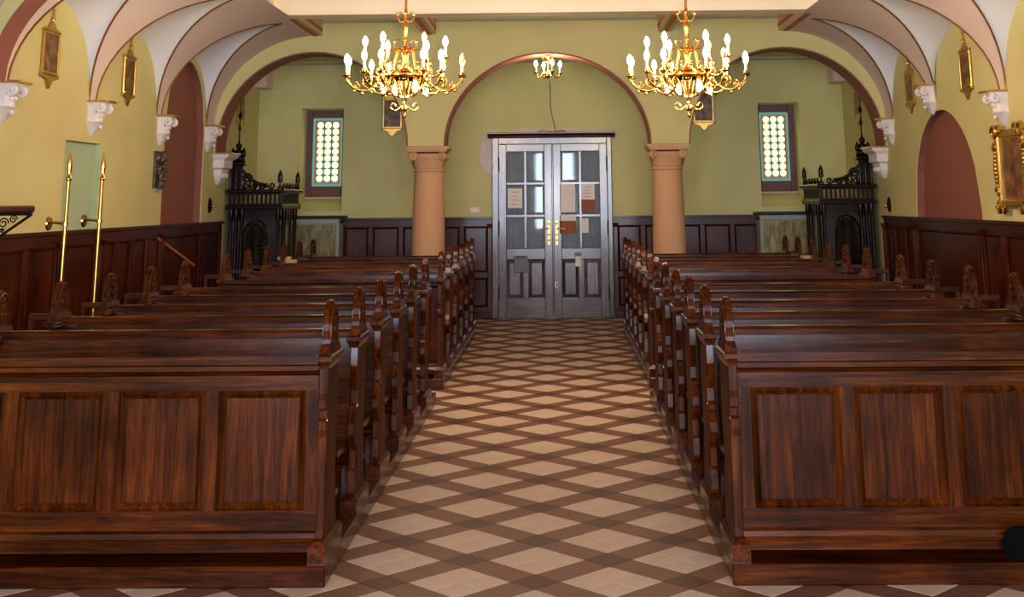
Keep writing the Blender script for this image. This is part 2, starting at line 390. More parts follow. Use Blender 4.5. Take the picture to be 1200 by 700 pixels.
def make_window(idx, w, mirror):
    x0, x1, zb, zt = w; f0, f1 = x0+.02, x1-.02
    yd = YB+.30
    root = struct(MB().prism([(x0, zb), (x1, zb), (x1, zb+.02), (x0, zb+.02)], 'y', YB+.01, YB+.45).build('window_%d' % idx, 'wall_nook'))
    # sloping sill
    zf = zt-1.34
    mb = MB(); mb.prism([(YB+.0, zb+.02), (yd+.05, zb+.02), (yd+.05, zf-.03)], 'x', x0+.004, x1-.004); mb.build('sloping_sill', 'wall_nook', root)
    B(x0+.02, x1-.02, yd-.03, yd+.05, zf-.03, zf).build('sill_edge', 'cream_dim', root, bevel=.006)
    gx0, gx1, gz0, gz1 = (f0+.10, f1-.045, zf+.16, zt-.13) if not mirror else (f0+.045, f1-.10, zf+.16, zt-.13)
    # frame boards
    for q in ((f0, gx0, zf, zt-.01), (gx1, f1, zf, zt-.01), (gx0, gx1, zf, gz0), (gx0, gx1, gz1, zt-.01)):
        B(q[0], q[1], yd, yd+.06, q[2], q[3]).build('frame_board', 'win_frame', root, bevel=.006)
    B(gx0, gx1, yd+.045, yd+.06, gz0, gz1).build('leaded_field', 'glass_blue', root)
    t = .022
    for q in ((gx0, gx0+t, gz0, gz1), (gx1-t, gx1, gz0, gz1), (gx0+t, gx1-t, gz0, gz0+t), (gx0+t, gx1-t, gz1-t, gz1)):
        B(q[0], q[1], yd+.03, yd+.046, q[2], q[3]).build('border_pane', 'glass_teal', root)
    a0, a1, c0, c1 = gx0+t+.004, gx1-t-.004, gz0+t+.004, gz1-t-.004
    for q in ((a0, a0+t, c0, c1), (a1-t, a1, c0, c1), (a0+t, a1-t, c0, c0+t), (a0+t, a1-t, c1-t, c1)):
        B(q[0], q[1], yd+.032, yd+.046, q[2], q[3]).build('border_pane', 'glass_orange', root)
    n, mrow = 3, 9
    rx0, rx1, rz0, rz1 = a0+t+.004, a1-t-.004, c0+t+.02, c1-t-.01
    dx, dz = (rx1-rx0)/n, (rz1-rz0)/mrow; r = min(dx, dz)*.47
    src = None
    for i in range(n):
        for j in range(mrow):
            if src is None:
                src = MB().lathe([(r, 0), (r*.96, -.006), (r*.5, -.010), (.001, -.012)], (0, 0, 0), 16, 'y').build('roundel', 'roundel', root); o = src
            else: o = src.copy(); COL.objects.link(o)
            o.location = (rx0+dx*(i+.5), yd+.045, rz0+dz*(j+.5))
    mb = MB()
    for i in range(n+1): mb.box(rx0+dx*i-.003, rx0+dx*i+.003, yd+.036, yd+.046, c0, c1)
    for j in range(mrow+1): mb.box(rx0, rx1, yd+.037, yd+.046, rz0+dz*j-.003, rz0+dz*j+.003)
    mb.build('lead_came', 'lead', root)
    return root
make_window(1, WIN[0], False); make_window(2, WIN[1], True)

# ------------------------------------------------------------------ arcade wall, arches, columns
CXL, CXR = -1.745, 1.475
def arcade_profile():
    arches = [(-4.585, -2.00, 2.432, 1.28), (-1.525, 1.255, 2.432, 1.24), (1.75, 4.355, 2.432, 1.28)]
    return arches
ARCH = arcade_profile()
zt_arc = ZC+.2
mb = MB(); n = 28; soff = []
def arch_z(a, x):
    x0, x1, zs, rise = a; c, w = (x0+x1)/2, (x1-x0)/2; return zs+rise*math.sqrt(max(0, 1-((x-c)/w)**2))
pts = [(XL-.1, 2.37), (ARCH[0][0], 2.37)]
bottoms = []
for k, a in enumerate(ARCH):
    c, w = (a[0]+a[1])/2, (a[1]-a[0])/2
    arc = [(c-w*math.cos(PI*i/n), a[2]+a[3]*math.sin(PI*i/n)) for i in range(n+1)]
    bottoms += arc
bottoms = [(XL-.1, 2.37), (ARCH[0][0], 2.37)]+bottoms+[(ARCH[2][1], 2.37), (XR+.1, 2.37)]
# strips between consecutive bottom points
for (xa, za), (xb, zb) in zip(bottoms[:-1], bottoms[1:]):
    if xb-xa < 1e-6: continue
    vs = [(xa, YA, za), (xb, YA, zb), (xb, YA, zt_arc), (xa, YA, zt_arc), (xa, YA2, za), (xb, YA2, zb), (xb, YA2, zt_arc), (xa, YA2, zt_arc)]
    mb.add(vs, [(0, 1, 2, 3), (5, 4, 7, 6)])
    if abs(za-zb) < 1e-6: mb.add([vs[0], vs[1], vs[5], vs[4]], [(0, 1, 2, 3)])
mb.add([(bottoms[0][0], YA, zt_arc), (bottoms[-1][0], YA, zt_arc), (bottoms[-1][0], YA2, zt_arc), (bottoms[0][0], YA2, zt_arc)], [(0, 1, 2, 3)])
wall_arcade = struct(mb.build('wall_arcade', 'wall'))
for k, a in enumerate(ARCH):
    c, w = (a[0]+a[1])/2, (a[1]-a[0])/2; mb = MB(); rings = []
    for i in range(n+1):
        t = PI*i/n; x, z = c-w*math.cos(t), a[2]+a[3]*math.sin(t)
        nx, nz = math.cos(t), -math.sin(t)
        rings.append([(x, YA-.006, z), (x+nx*.02, YA-.006, z+nz*.02), (x+nx*.02, YA2+.006, z+nz*.02), (x, YA2+.006, z)])
    if k == 0: rings.insert(0, [(p[0], p[1], 2.37) for p in rings[0]])
    if k == 2: rings.append([(p[0], p[1], 2.37) for p in rings[-1]])
    mb.loft(rings); mb.build('arch_soffit', 'brown_paint', wall_arcade, smooth=40)
def column(cx, label):
    t = thing('column', label, 'column', (cx, 16.84, 0))
    MB().lathe([(.30, 0), (.30, .12), (.27, .16), (.28, .22), (.24, .28), (.225, .30)], n=24).build('base', 'stone', t, smooth=35)
    pr = [(.225, .30), (.225, .8), (.221, 1.2), (.213, 1.6), (.203, 1.9), (.195, 2.1)]
    MB().lathe(pr, n=32).build('shaft', 'stone', t, smooth=60)
    cap = MB().lathe([(.196, 2.09), (.212, 2.105), (.212, 2.125), (.196, 2.14), (.197, 2.20), (.215, 2.27), (.24, 2.32), (.24, 2.33)], n=28).build('capital', 'stone', t, smooth=40)
    MB().box(-.285, .285, -.285, .285, 2.385, 2.43).box(-.265, .265, -.265, .265, 2.355, 2.387).build('abacus', 'stone', t, bevel=.01, seg=2)
    for sx in (-1, 1):
        for sy in (-1, 1):
            d = Vector((sx, sy, 0)).normalized(); c = d*.285; c.z = 2.305
            pts = spiral(c, .058, 1.6, 22, d, Vector((0, 0, 1)), PI/2, 1)
            MB().tube(pts, [.030-.014*i/22 for i in range(23)], 8).build('volute', 'stone', cap, smooth=50)
    for k in range(8):
        a = 2*PI*k/8; d = Vector((math.cos(a), math.sin(a), 0)); e = Vector((-d.y, d.x, 0))
        rings = []
        for (r, z, w_) in ((.195, 2.14, .05), (.21, 2.20, .06), (.235, 2.26, .05), (.255, 2.275, .02)):
            rings.append([tuple(d*r+e*(-w_)+Vector((0, 0, z))), tuple(d*(r+.018)+Vector((0, 0, z+.004))), tuple(d*r+e*w_+Vector((0, 0, z))), tuple(d*(r-.02)+Vector((0, 0, z)))])
        MB().loft(rings).build('leaf', 'stone', cap, smooth=50)
    return t
column(CXL, 'peach stone column with scrolled capital left of the door')
column(CXR, 'peach stone column with scrolled capital right of the door')

# ------------------------------------------------------------------ ceiling, coves and vault webs
ceiling = struct(B(XL-.5, XR+.5, Y0, YA, ZC, ZC+.2).build('ceiling', 'orange'))
CA, CB = 1.36, 1.22; ZS = 2.71
def cove(u): return ZS+CB*math.sqrt(max(0, 1-((CA-u)/CA)**2))
UT = 1.16
HW = .93
def web_g(v): return UT*max(0, 1-abs(v))**1.25
def vault_side(side):
    xw = XL if side < 0 else XR; s = -side
    bays = [(10.13, 12.14), (12.14, 14.2), (14.2, 16.24)] if side < 0 else [(10.13, 12.14), (12.14, 14.38), (14.38, 16.26)]
    bays = [(b[0]-.0, b[1]) for b in bays]
    ystart = 9.6
    def info(y):
        for b in bays:
            c, w = (b[0]+b[1])/2, (b[1]-b[0])/2-.085
            v = (y-c)/w
            if abs(v) < 1: return v
        return None
    ys = []
    y = ystart
    for b in bays:
        c, w = (b[0]+b[1])/2, (b[1]-b[0])/2-.085
        ys += [c+w*math.sin(PI*(i/32-.5)) for i in range(33)]
    ys = sorted(set([ystart]+ys+[YA+.02]))
    rows = []
    for y in ys:
        v = info(y); g = web_g(v) if v is not None else 0
        t0 = math.acos(max(-1, min(1, (CA-g)/CA)))
        rows.append([(xw+s*(CA*(1-math.cos(t0+(PI/2-t0)*i/18))), y, ZS+CB*math.sin(t0+(PI/2-t0)*i/18)) for i in range(19)])
    MB().loft(rows, closed=False).build('vault_cove', 'cove', ceiling, smooth=60)
    for bi, b in enumerate(bays):
        c, w = (b[0]+b[1])/2, (b[1]-b[0])/2-.085; rows = []; g1 = []
        za = ZS; zb = ZS
        if side > 0 and bi == 1: zb = 3.0
        if side > 0 and bi == 2: za = 3.0
        for i in range(33):
            v = math.sin(PI*(i/32-.5)); y = c+w*v; g = web_g(v)
            base = za+(zb-za)*(v+1)/2
            top = 3.57
            zl = base+(top-base)*max(0, 1-abs(v)**2.15)**.5
            zg = max(cove(g), base if g < .06 else 0)
            row = []
            for k in range(9):
                t = k/8; row.append((xw+s*g*t, y, zl+(zg-zl)*(1-(1-t)**1.5)))
            rows.append(row); g1.append(Vector((xw+s*g, y, zg)))
        MB().loft(rows, closed=False).build('vault_web', 'web', ceiling, smooth=60)
        off = Vector((s*.004, 0, -.004))
        for half in (g1[:17], g1[16:]):
            MB().tube([p+off for p in half], .011, 6).build('groin_line', 'groin', ceiling, smooth=60)
vault_side(-1); vault_side(1)
# nave edge beams, cross beam, joists
def stripe_beam(x0, x1, y0, y1, z0, z1, name='ceiling_joist'):
    o = B(x0, x1, y0, y1, z0, z1).build(name, 'cream_dim', ceiling)
    w = x1-x0
    B(x0+w*.30, x0+w*.70, y0, y1, z0-.006, z0+.01).build('painted_stripe', 'orange', o)
    B(x0+w*.08, x0+w*.13, y0, y1, z0-.004, z0+.01).build('painted_stripe', 'cream', o)
    for xs_ in (x0-.004, x1-.01): B(xs_, xs_+.014, y0, y1, z0+.05, z0+.10).build('painted_stripe', 'orange', o)
for x0, x1 in ((-3.36, -3.19), (-1.81, -1.64), (1.38, 1.56), (3.01, 3.20)): stripe_beam(x0, x1, 14.95, YA, 3.93, ZC)
MB().box(-3.50, 3.26, 14.66, 15.0, 3.93, ZC).build('cross_beam', 'cream', ceiling)
MB().box(-3.50, 3.26, 14.645, 14.66, 3.945, 3.975).build('cross_beam_bead', 'cream', ceiling)
MB().box(-3.3, 3.1, YA-.03, YA, 4.10, 4.13).build('cornice_line', 'grey_paint', ceiling)
for x0, x1 in ((-3.60, -3.42), (3.20, 3.38)):
    o = B(x0, x1, 5.0, 14.66, 3.93, ZC).build('edge_beam', 'cream', ceiling)
    B(x0+.03, x0+.07, 5.0, 14.66, 3.922, 3.94).build('beam_moulding', 'cream_dim', o)
    B(x0+.10, x0+.13, 5.0, 14.66, 3.922, 3.94).build('beam_moulding', 'groin', o)
# cove filler above the coves and ceiling of the space behind the arcade
struct(B(XL-.5, XR+.5, YA2, YB+.5, 3.86, 4.1).build('ceiling', 'wall_nook'))
for x0, x1 in ((XL, -4.40), (4.17, XR)): struct(B(x0, x1, 18.55, YB, 3.42, 3.70).build('trim_1', 'cove', bevel=.01))
struct(B(XL, XR, YB-.02, YB, 3.80, 3.83).build('trim_2', 'grey_paint'))
# transverse arch in front of the first vault bay
for side in (-1, 1):
    xw = XL if side < 0 else XR; s = -side
    outer = [(xw, ZC+.1), (xw, ZS)]; prof = []
    for i in range(15):
        t = PI/2*i/14; prof.append((xw+s*(.10+1.5*(1-math.cos(t))), ZS+1.12*math.sin(t)))
    poly = [(xw, ZC+.1), (xw, ZS)]+prof+[(xw+s*1.6, ZC+.1)]
    MB().prism(poly, 'y', 9.66, 9.92).build('transverse_arch', 'wall', ceiling)
    rings = [[(x, 9.654, z-.004), (x, 9.926, z-.004), (x+s*.016, 9.926, z-.02), (x+s*.016, 9.654, z-.02)] for x, z in prof]
    MB().loft(rings).build('arch_soffit', 'brown_paint', ceiling, smooth=50)

# ------------------------------------------------------------------ choir end behind the photographer
mb = MB(); xs = [XL-.5, -3.35, -2.05, -.77, .53, 1.8, 3.1, XR+.5]
for i in range(7):
    if i % 2: mb.box(xs[i], xs[i+1], Y0-.3, Y0, -.3, .8); mb.box(xs[i], xs[i+1], Y0-.3, Y0, 3.7, ZC+.3)
    else: mb.box(xs[i], xs[i+1], Y0-.3, Y0, -.3, ZC+.3)
struct(mb.build('wall_choir', 'wall'))

# ------------------------------------------------------------------ corbels
def corbel(loc, side, label, scale=1.0, zdrop=.34):
    "side=-1 left wall (projects to +x)"
    t = thing('corbel', label, 'corbel', loc, 0 if side < 0 else PI, 'stucco corbels under the vault ribs')
    k = scale
    B(0, .20*k, -.135*k, .135*k, -.022, 0).build('gilded_slab', 'gilt', t, bevel=.004)
    b = MB()
    def ring(x, w, z): return [(0, -w, z), (x*.75, -w, z), (x, -w*.55, z), (x, w*.55, z), (x*.75, w, z), (0, w, z)]
    b.loft([ring(x*k, w*k, z*k) for x, w, z in ((.02, .02, -.345), (.06, .06, -.30), (.10, .105, -.225), (.115, .115, -.215), (.10, .095, -.205), (.095, .09, -.12), (.13, .11, -.06), (.17, .12, -.022))])
    b.build('body', 'stucco', t, smooth=25)
    for sy in (-1, 1):
        MB().tube(spiral((.125*k, sy*.10*k, -.085*k), .042*k, 1.5, 18, Vector((1, 0, 0)), Vector((0, 0, 1)), PI/2, -1), [.020*k-.008*k*i/18 for i in range(19)], 7).build('volute', 'stucco', t, smooth=50)
    for j, (yy, zz, r) in enumerate(((0, -.09, .035), (-.04, -.14, .024), (.04, -.14, .024), (0, -.19, .022), (0, -.26, .02))):
        MB().sphere((.10*k, yy*k, zz*k), r*k, 8).build('leaf', 'stucco', t, smooth=60)
    return t
lab = {0: 'nearest white corbel on the left wall at the picture edge', 1: 'white stucco corbel on left wall above the green niche', 2: 'white stucco corbel on left wall above the bronze relief', 3: 'small white corbel on left wall beside the rear arch'}
for k, y in enumerate((10.13, 12.14, 14.27, 16.22)): corbel((XL, y, ZS), -1, lab[k])
corbel((XR, 12.14, ZS+.01), 1, 'white stucco corbel on right wall above the gilded painting')
corbel((XR, 14.42, 2.985), 1, 'raised white corbel over the crown of the brown right recess')
corbel((XR, 16.26, ZS+.01), 1, 'small white corbel on right wall beside the rear arch')
def big_corbel(x, side, label):
    t = thing('arch_corbel', label, 'corbel', (x, (YA+YA2)/2, 2.37), 0 if side < 0 else PI, 'corbels carrying the rear arcade')
    d = .5
    B(0, .25, -d/2-.03, d/2+.03, -.02, 0).build('gilded_slab', 'gilt', t, bevel=.003)
    b = MB()
    b.loft([[(0, -w, z), (p, -w, z), (p, w, z), (0, w, z)] for p, w, z in ((.04, .06, -.42), (.08, .12, -.36), (.10, .16, -.30), (.11, .17, -.22), (.15, .22, -.20), (.15, .22, -.10), (.21, .26, -.06), (.23, .27, -.02))])
    b.build('body', 'stucco', t, bevel=.006)
    for j in range(3): MB().sphere((.10, (j-1)*.09, -.30), .035, 8).build('leaf', 'stucco', t, smooth=60)
big_corbel(XL, -1, 'moulded white corbel carrying the left end of the rear arcade')
big_corbel(XR, 1, 'moulded white corbel carrying the right end of the rear arcade')

# ------------------------------------------------------------------ panelling (wainscot)
def moulding_ring(x0, x1, z0, z1, w, h):
    "mitred raised moulding in the x-z plane, front towards -y"
    o = [(x0, z0), (x1, z0), (x1, z1), (x0, z1)]; i = [(x0+w, z0+w), (x1-w, z0+w), (x1-w, z1-w), (x0+w, z1-w)]
    mdl = [(x0+w*.4, z0+w*.4), (x1-w*.4, z0+w*.4), (x1-w*.4, z1-w*.4), (x0+w*.4, z1-w*.4)]
    vs = [(a, 0, b) for a, b in o]+[(a, -h, b) for a, b in mdl]+[(a, h*.7, b) for a, b in i]
    fs = []
    for k in range(4):
        j = (k+1) % 4; fs += [(k, j, 4+j, 4+k), (4+k, 4+j, 8+j, 8+k)]
    return MB().add(vs, fs)
trim_n = [2]
def panelling(origin, rz, width, n, z0=.0, z1=ZW, wood='wains', split=None, posts=True):
    """A run of panelling; local x along the wall, front towards -y."""
    trim_n[0] += 1
    root = struct(B(0, width, -.012, .0, z0, z1-.03).build('trim_%d' % trim_n[0], wood+'_z'))
    root.location = origin; root.rotation_euler = (0, 0, rz)
    B(-.0, width, -.075, 0, z1-.035, z1).build('cap_rail', wood+'_x', root, bevel=.010, seg=2)
    B(0, width, -.040, -.010, z1-.14, z1-.036).build('rail', wood+'_x', root, bevel=.004)
    B(0, width, -.040, -.010, z0, z0+.16).build('rail', wood+'_x', root, bevel=.004)
    B(0, width, -.055, -.010, z0, z0+.09).build('base_board', wood+'_x', root, bevel=.006)
    pw = width/n; st = min(.07, pw*.16)
    zs = [z0+.16, z1-.14] if split is None else [z0+.16, split-.04, split+.04, z1-.14]
    if split is not None: B(0, width, -.040, -.010, split-.04, split+.04).build('rail', wood+'_x', root, bevel=.004)
    for k in range(n+1):
        xc = min(max(k*pw, st/2), width-st/2)
        B(xc-st/2, xc+st/2, -.042, -.010, z0+.16, z1-.14).build('stile', wood+'_z', root, bevel=.004)
    src = {}
    for k in range(n):
        a, b = k*pw+st/2+(st/2 if k == 0 else 0), (k+1)*pw-st/2-(st/2 if k == n-1 else 0)
        for q in range(0, len(zs), 2):
            p = B(a, b, -.020, -.010, zs[q], zs[q+1]).build('panel', wood+'_z', root)
            r = moulding_ring(a, b, zs[q], zs[q+1], .028, .012); r.v = [(x, y-.034, z) for x, y, z in r.v]
            r.build('panel_moulding', wood+'_z', p)
    if posts:
        for xc in (.035, width-.035):
            b = B(xc-.03, xc+.03, -.065, -.04, z0+.1, z1-.16).build('pilaster', wood+'_z', root, bevel=.006)
            MB().frustum((xc-.028, xc+.028, -.066, -.04), (xc-.05, xc+.05, -.085, -.04), z1-.17, z1-.10).build('carved_cap', 'oak_x', b, bevel=.006)
    return root
# left wall: local x runs along -y when rz=-90deg and the front faces +x  -> use rz = +90deg: x->+y, front(-y)->+x
panelling((XL, 5.0, 0), PI/2, 6.50, 9)                               # up to the niche
panelling((XL-.0, LN0+.01, 0), PI/2, LN1-LN0-.02, 1, posts=False)     # below the niche
panelling((XL, LN1, 0), PI/2, LB0-LN1, 4)
panelling((XL-.004, LB0+.02, 0), PI/2, LB1-LB0-.04, 1, posts=False)
panelling((XL, LB1, 0), PI/2, 17.0-LB1, 1, posts=False)
# right wall: x -> -y, front -> -x : rz = -90deg
panelling((XR, RB0, 0), -PI/2, RB0-5.0, 12)
panelling((XR+.004, RB1-.02, 0), -PI/2, RB1-RB0-.04, 1, posts=False)
panelling((XR, 16.85, 0), -PI/2, 16.85-RB1, 3)
# rear wall
panelling((-3.30, YB, 0), 0, DX0-.005+3.30, 5, split=.62)
panelling((DX1+.005, YB, 0), 0, 3.05-DX1, 5, split=.62)

# ------------------------------------------------------------------ double door
def make_door():
    y = YB-.06
    root = struct(MB().box(DX0, DX0+.095, y, YB+.10, 0, DZ-.03).box(DX1-.07, DX1, y, YB+.10, 0, DZ-.03).box(DX0+.095, DX1-.07, y, YB+.10, DZ-.13, DZ-.03).build('door_1', 'door_z', bevel=.008))
    MB().prism([(y-.10, DZ+.02), (y-.10, DZ+.045), (YB, DZ+.045), (YB, DZ-.04), (y-.02, DZ-.04), (y-.03, DZ)], 'x', DX0-.07, DX1+.06).build('cornice', 'door_cap', root, bevel=.006)
    lx = [(DX0+.097, -.095), (-.075, DX1-.072)]
    yf, yb = y+.012, y+.06
    B(-.098, -.072, y-.012, yb, .02, DZ-.14).build('meeting_stile', 'door_z', root, bevel=.008)
    paper = []
    for li, (a, b) in enumerate(lx):
        leaf = B(a, b, yb-.012, yb-.006, .02, .80).build('leaf', 'door_z', root)
        sw = .115; w = b-a; top, mid, lock = DZ-.132, .98, .80
        for q in ((a, a+sw, .004, top), (b-sw, b, .004, top)): B(q[0], q[1], yf, yb, q[2], q[3]).build('stile', 'door_z', leaf, bevel=.006)
        for q in ((.004, .28), (.84, 1.0), (top-.11, top)): B(a+sw, b-sw, yf, yb, *q).build('rail', 'door_x', leaf, bevel=.006)
        gx0, gx1, gz0, gz1 = a+sw, b-sw, 1.0, top-.11; xm = (gx0+gx1)/2
        B(xm-.02, xm+.02, yf+.004, yb-.004, gz0, gz1).build('muntin', 'door_z', leaf, bevel=.005)
        for k in (1, 2):
            zz = gz0+(gz1-gz0)*k/3; B(gx0, gx1, yf+.003, yb-.003, zz-.02, zz+.02).build('muntin', 'door_x', leaf, bevel=.005)
        for i in range(2):
            for k in range(3):
                pa, pb = (gx0, xm-.02) if i == 0 else (xm+.02, gx1); za, zb = gz0+(gz1-gz0)*k/3+.02*(k > 0), gz0+(gz1-gz0)*(k+1)/3-.02*(k < 2)
                e = .03; yy = yf+.030
                vs = [(pa, yy, za), (pb, yy, za), (pb, yy, zb), (pa, yy, zb), (pa+e, yy-.008, za+e), (pb-e, yy-.008, za+e), (pb-e, yy-.008, zb-e), (pa+e, yy-.008, zb-e)]
                vs += [(p[0], yy+.004, p[2]) for p in vs[:4]]
                MB().add(vs, [(0, 1, 5, 4), (1, 2, 6, 5), (2, 3, 7, 6), (3, 0, 4, 7), (4, 5, 6, 7), (11, 10, 9, 8), (0, 8, 9, 1), (1, 9, 10, 2), (2, 10, 11, 3), (3, 11, 8, 0)]).build('pane', 'pane', leaf)
        # two raised lower panels
        B(xm-.04, xm+.04, yf, yb, .28, .84).build('muntin', 'door_z', leaf, bevel=.006)
        for pa, pb in ((a+sw, xm-.04), (xm+.04, b-sw)):
            p = MB(); yy = yb-.012
            p.loft([[(pa+.004, yy, .284), (pb-.004, yy, .284), (pb-.004, yy, .836), (pa+.004, yy, .836)], [(pa+.004, yy-.006, .284), (pb-.004, yy-.006, .284), (pb-.004, yy-.006, .836), (pa+.004, yy-.006, .836)], [(pa+.05, yy-.024, .335), (pb-.05, yy-.024, .335), (pb-.05, yy-.024, .785), (pa+.05, yy-.024, .785)]])
            p.build('panel', 'door_z', leaf)
        # hinges
        hx = a if li == 0 else b
        for hz in (.35, 1.30, 2.25): MB().lathe([(.012, -.11), (.012, .11)], (hx, y-.002, hz), 8).build('hinge', 'dark_metal', leaf, smooth=40)
        # brass handle with long plate
        hx = (b-.055) if li == 0 else (a+.045)
        pl = MB().box(hx-.02, hx+.02, yf-.008, yf, 1.05, 1.42).build('handle_plate', 'brass', leaf, bevel=.006)
        s = -1 if li == 0 else 1
        MB().tube([(hx, yf-.005, 1.29), (hx, yf-.05, 1.29), (hx+s*.03, yf-.06, 1.29), (hx+s*.13, yf-.055, 1.285)], .010, 8).build('lever', 'brass', pl, smooth=50)
        for zz in (1.12, 1.20, 1.36): MB().lathe([(.016, 0), (.014, -.010), (.004, -.014)], (hx, yf-.008, zz), 10, 'y').build('escutcheon', 'brass', pl, smooth=50)
    return root
make_door()
yd = YB-.058
o = B(-.675, -.475, yd-.07, yd+.012, .655, .895).build('letter_box', 'grey_box', bevel=.008); tag(o, 'grey metal box hung on the left door leaf', 'box')
k_ = B(-.645, -.505, yd-.076, yd-.07, .865, .88).build('slot', 'dark_metal', o); MB().sphere((-.63, yd-.075, .72), .008, 6).build('lock', 'brass', o)
o = B(.245, .325, yd-.012, yd+.012, .735, .935).build('door_tag', 'paper', bevel=.003); tag(o, 'small white tag on the right door leaf', 'tag')
B(.235, .335, yd-.018, yd-.008, .885, .94).build('clip', 'grey_box', o)
o = B(-.068, -.015, yd-.006, yd+.0115, .43, .52).build('lock_plate', 'paper', bevel=.004); tag(o, 'pale lock plate low on the right door leaf', 'lock plate')
MB().lathe([(.016, 0), (.012, -.008), (.003, -.01)], (-.04, yd-.006, .475), 10, 'y').build('keyhole_cover', 'grey_box', o, smooth=40)
# notices stuck behind / on the panes
def notice(p0, p1, mat, label, lines=0, cat='notice'):
    a, b = onY(*p0, yd+.014), onY(*p1, yd+.014)
    o = B(a.x, b.x, yd+.010, yd+.0135, b.z, a.z).build('notice', mat); tag(o, label, cat)
    for k in range(lines):
        z = a.z-(a.z-b.z)*(.18+.62*k/max(1, lines-1)); w = (b.x-a.x)
        B(a.x+w*.2, b.x-w*(.2+.1*(k % 2)), yd+.0092, yd+.0102, z-.004, z+.002).build('text_line', 'cardboard', o)
    return o
notice((595, 221), (612, 244), 'paper', 'pale pink notice sheet on the left door leaf', 4)
notice((656, 216), (674, 249), 'paper', 'large white notice in the middle pane of right door leaf', 0)
notice((681, 216), (697, 234), 'paper', 'white notice sheet above a brown card, right door leaf', 4)
notice((681, 234), (697, 248), 'cardboard', 'brown card below a white sheet, right door leaf')
notice((656, 252), (675, 259), 'paper', 'narrow white strip above a brown card near the handle')
notice((656, 259), (675, 274), 'cardboard', 'brown card in the lower pane beside the brass handle')
notice((681, 256), (690, 273), 'paper', 'greyish sheet in the lowest outer pane of right door leaf')
# porch behind the door with a curtain
mb = MB()
mb.box(-1.6, -1.5, YB+.5, YB+2.3, 0, 3).box(1.3, 1.4, YB+.5, YB+2.3, 0, 3).box(-1.6, 1.4, YB+.5, YB+2.3, 2.9, 3).box(-1.6, 1.4, YB+2.2, YB+2.3, 0, 3)
struct(mb.build('wall_porch', 'wall_nook'))
for li, (a, b) in enumerate(((-.88, -.10), (-.07, .74))):
    rows = []
    for j in range(2):
        rows.append([(a+(b-a)*i/48, YB+.16+.03*math.sin(i*1.15+li), .3+2.2*j) for i in range(49)])
    tag(MB().loft(rows, closed=False).build('curtain', 'curtain', smooth=60), 'blue grey curtain behind the panes of the %s door leaf' % ('left', 'right')[li], 'curtain')
light('porch_fill', 'AREA', (-.1, YB+1.2, 2.85), 60, DAY, target=(-.1, YB+.6, 0), size=1.8, size_y=.8)  # unseen lamp under the porch ceiling, added to brighten curtain and panes
# plaster patch round the door head, cable, small plate
pts = [onY(p, q, YB) for p, q in ((563, 175), (566, 160), (575, 154), (592, 156), (610, 150), (640, 152), (668, 149), (690, 153), (714, 152), (720, 158), (720, 163), (577, 163), (577, 205), (568, 200), (562, 188))]
MB().prism([(p.x, p.z) for p in pts], 'y', YB-.004, YB).build('bare_plaster', 'plaster_patch', wall_back)
cable = [onY(644, 95, 16.75), (onY(645, 110, 17.2)), onY(645, 125, 17.8), onY(648, 140, 18.4), onY(651, 154, YB-.12)]
o = MB().tube(smoothstep_curve(cable), .006, 6).build('lamp_cable', 'dark_metal', smooth=60); tag(o, 'thin cable hanging from the small chandelier to the door cornice', 'cable')
MB().tube(smoothstep_curve([(-.03, YB-.12, DZ+.05), (.06, YB-.13, DZ+.075), (.12, YB-.12, DZ+.053), (-.12, YB-.13, DZ+.055), (-.22, YB-.12, DZ+.075), (-.30, YB-.12, DZ+.053)]), .006, 6).build('coil', 'orange', o, smooth=60)
a, b = onY(551, 243, YB), onY(562, 249, YB)
tag(MB().box(a.x, b.x, YB-.012, YB, b.z, a.z).build('wall_plate', 'paper', bevel=.003), 'small white plate on the rear wall beside the left column', 'plate')

# ------------------------------------------------------------------ cabinets under the windows
def cabinet(px0, px1, label, mirror):
    y = 18.62
    x0, x1 = px0, px1
    t = thing('cabinet', label, 'cabinet', ((x0+x1)/2, YB-.03, 0)); h = (x1-x0)/2
    B(-h, h, -.36, -.001, .0, 1.44).build('body', 'grey_paint', t, bevel=.006)
    B(-h-.04, h+.06 if not mirror else h+.04, -.44, 0, 1.47, 1.51).build('top_slab', 'dark_metal', t, bevel=.008)
    B(-h, h, -.39, -.0, 1.39, 1.47).build('cornice', 'grey_paint', t, bevel=.01)
    B(-h+.05, h-.05, -.372, -.358, .1, 1.38).build('mottled_panel', 'marble', t)
    for s in (-1, 1): B(s*h-.025-s*.025, s*h+.025-s*.025, -.385, -.36, 0, 1.40).build('corner_post', 'grey_paint', t, bevel=.006)
    MB().sphere((h*.1, -.38, .95), .016, 8).build('knob', 'brass', t, smooth=60)
xa = onY(398, 260, 18.62).x
cabinet(-4.50, xa, 'grey framed cabinet with mottled green front under the left window', False)
xb = onY(890, 258, 18.62).x
cabinet(xb, 4.27, 'grey framed cabinet with mottled green front under the right window', True)

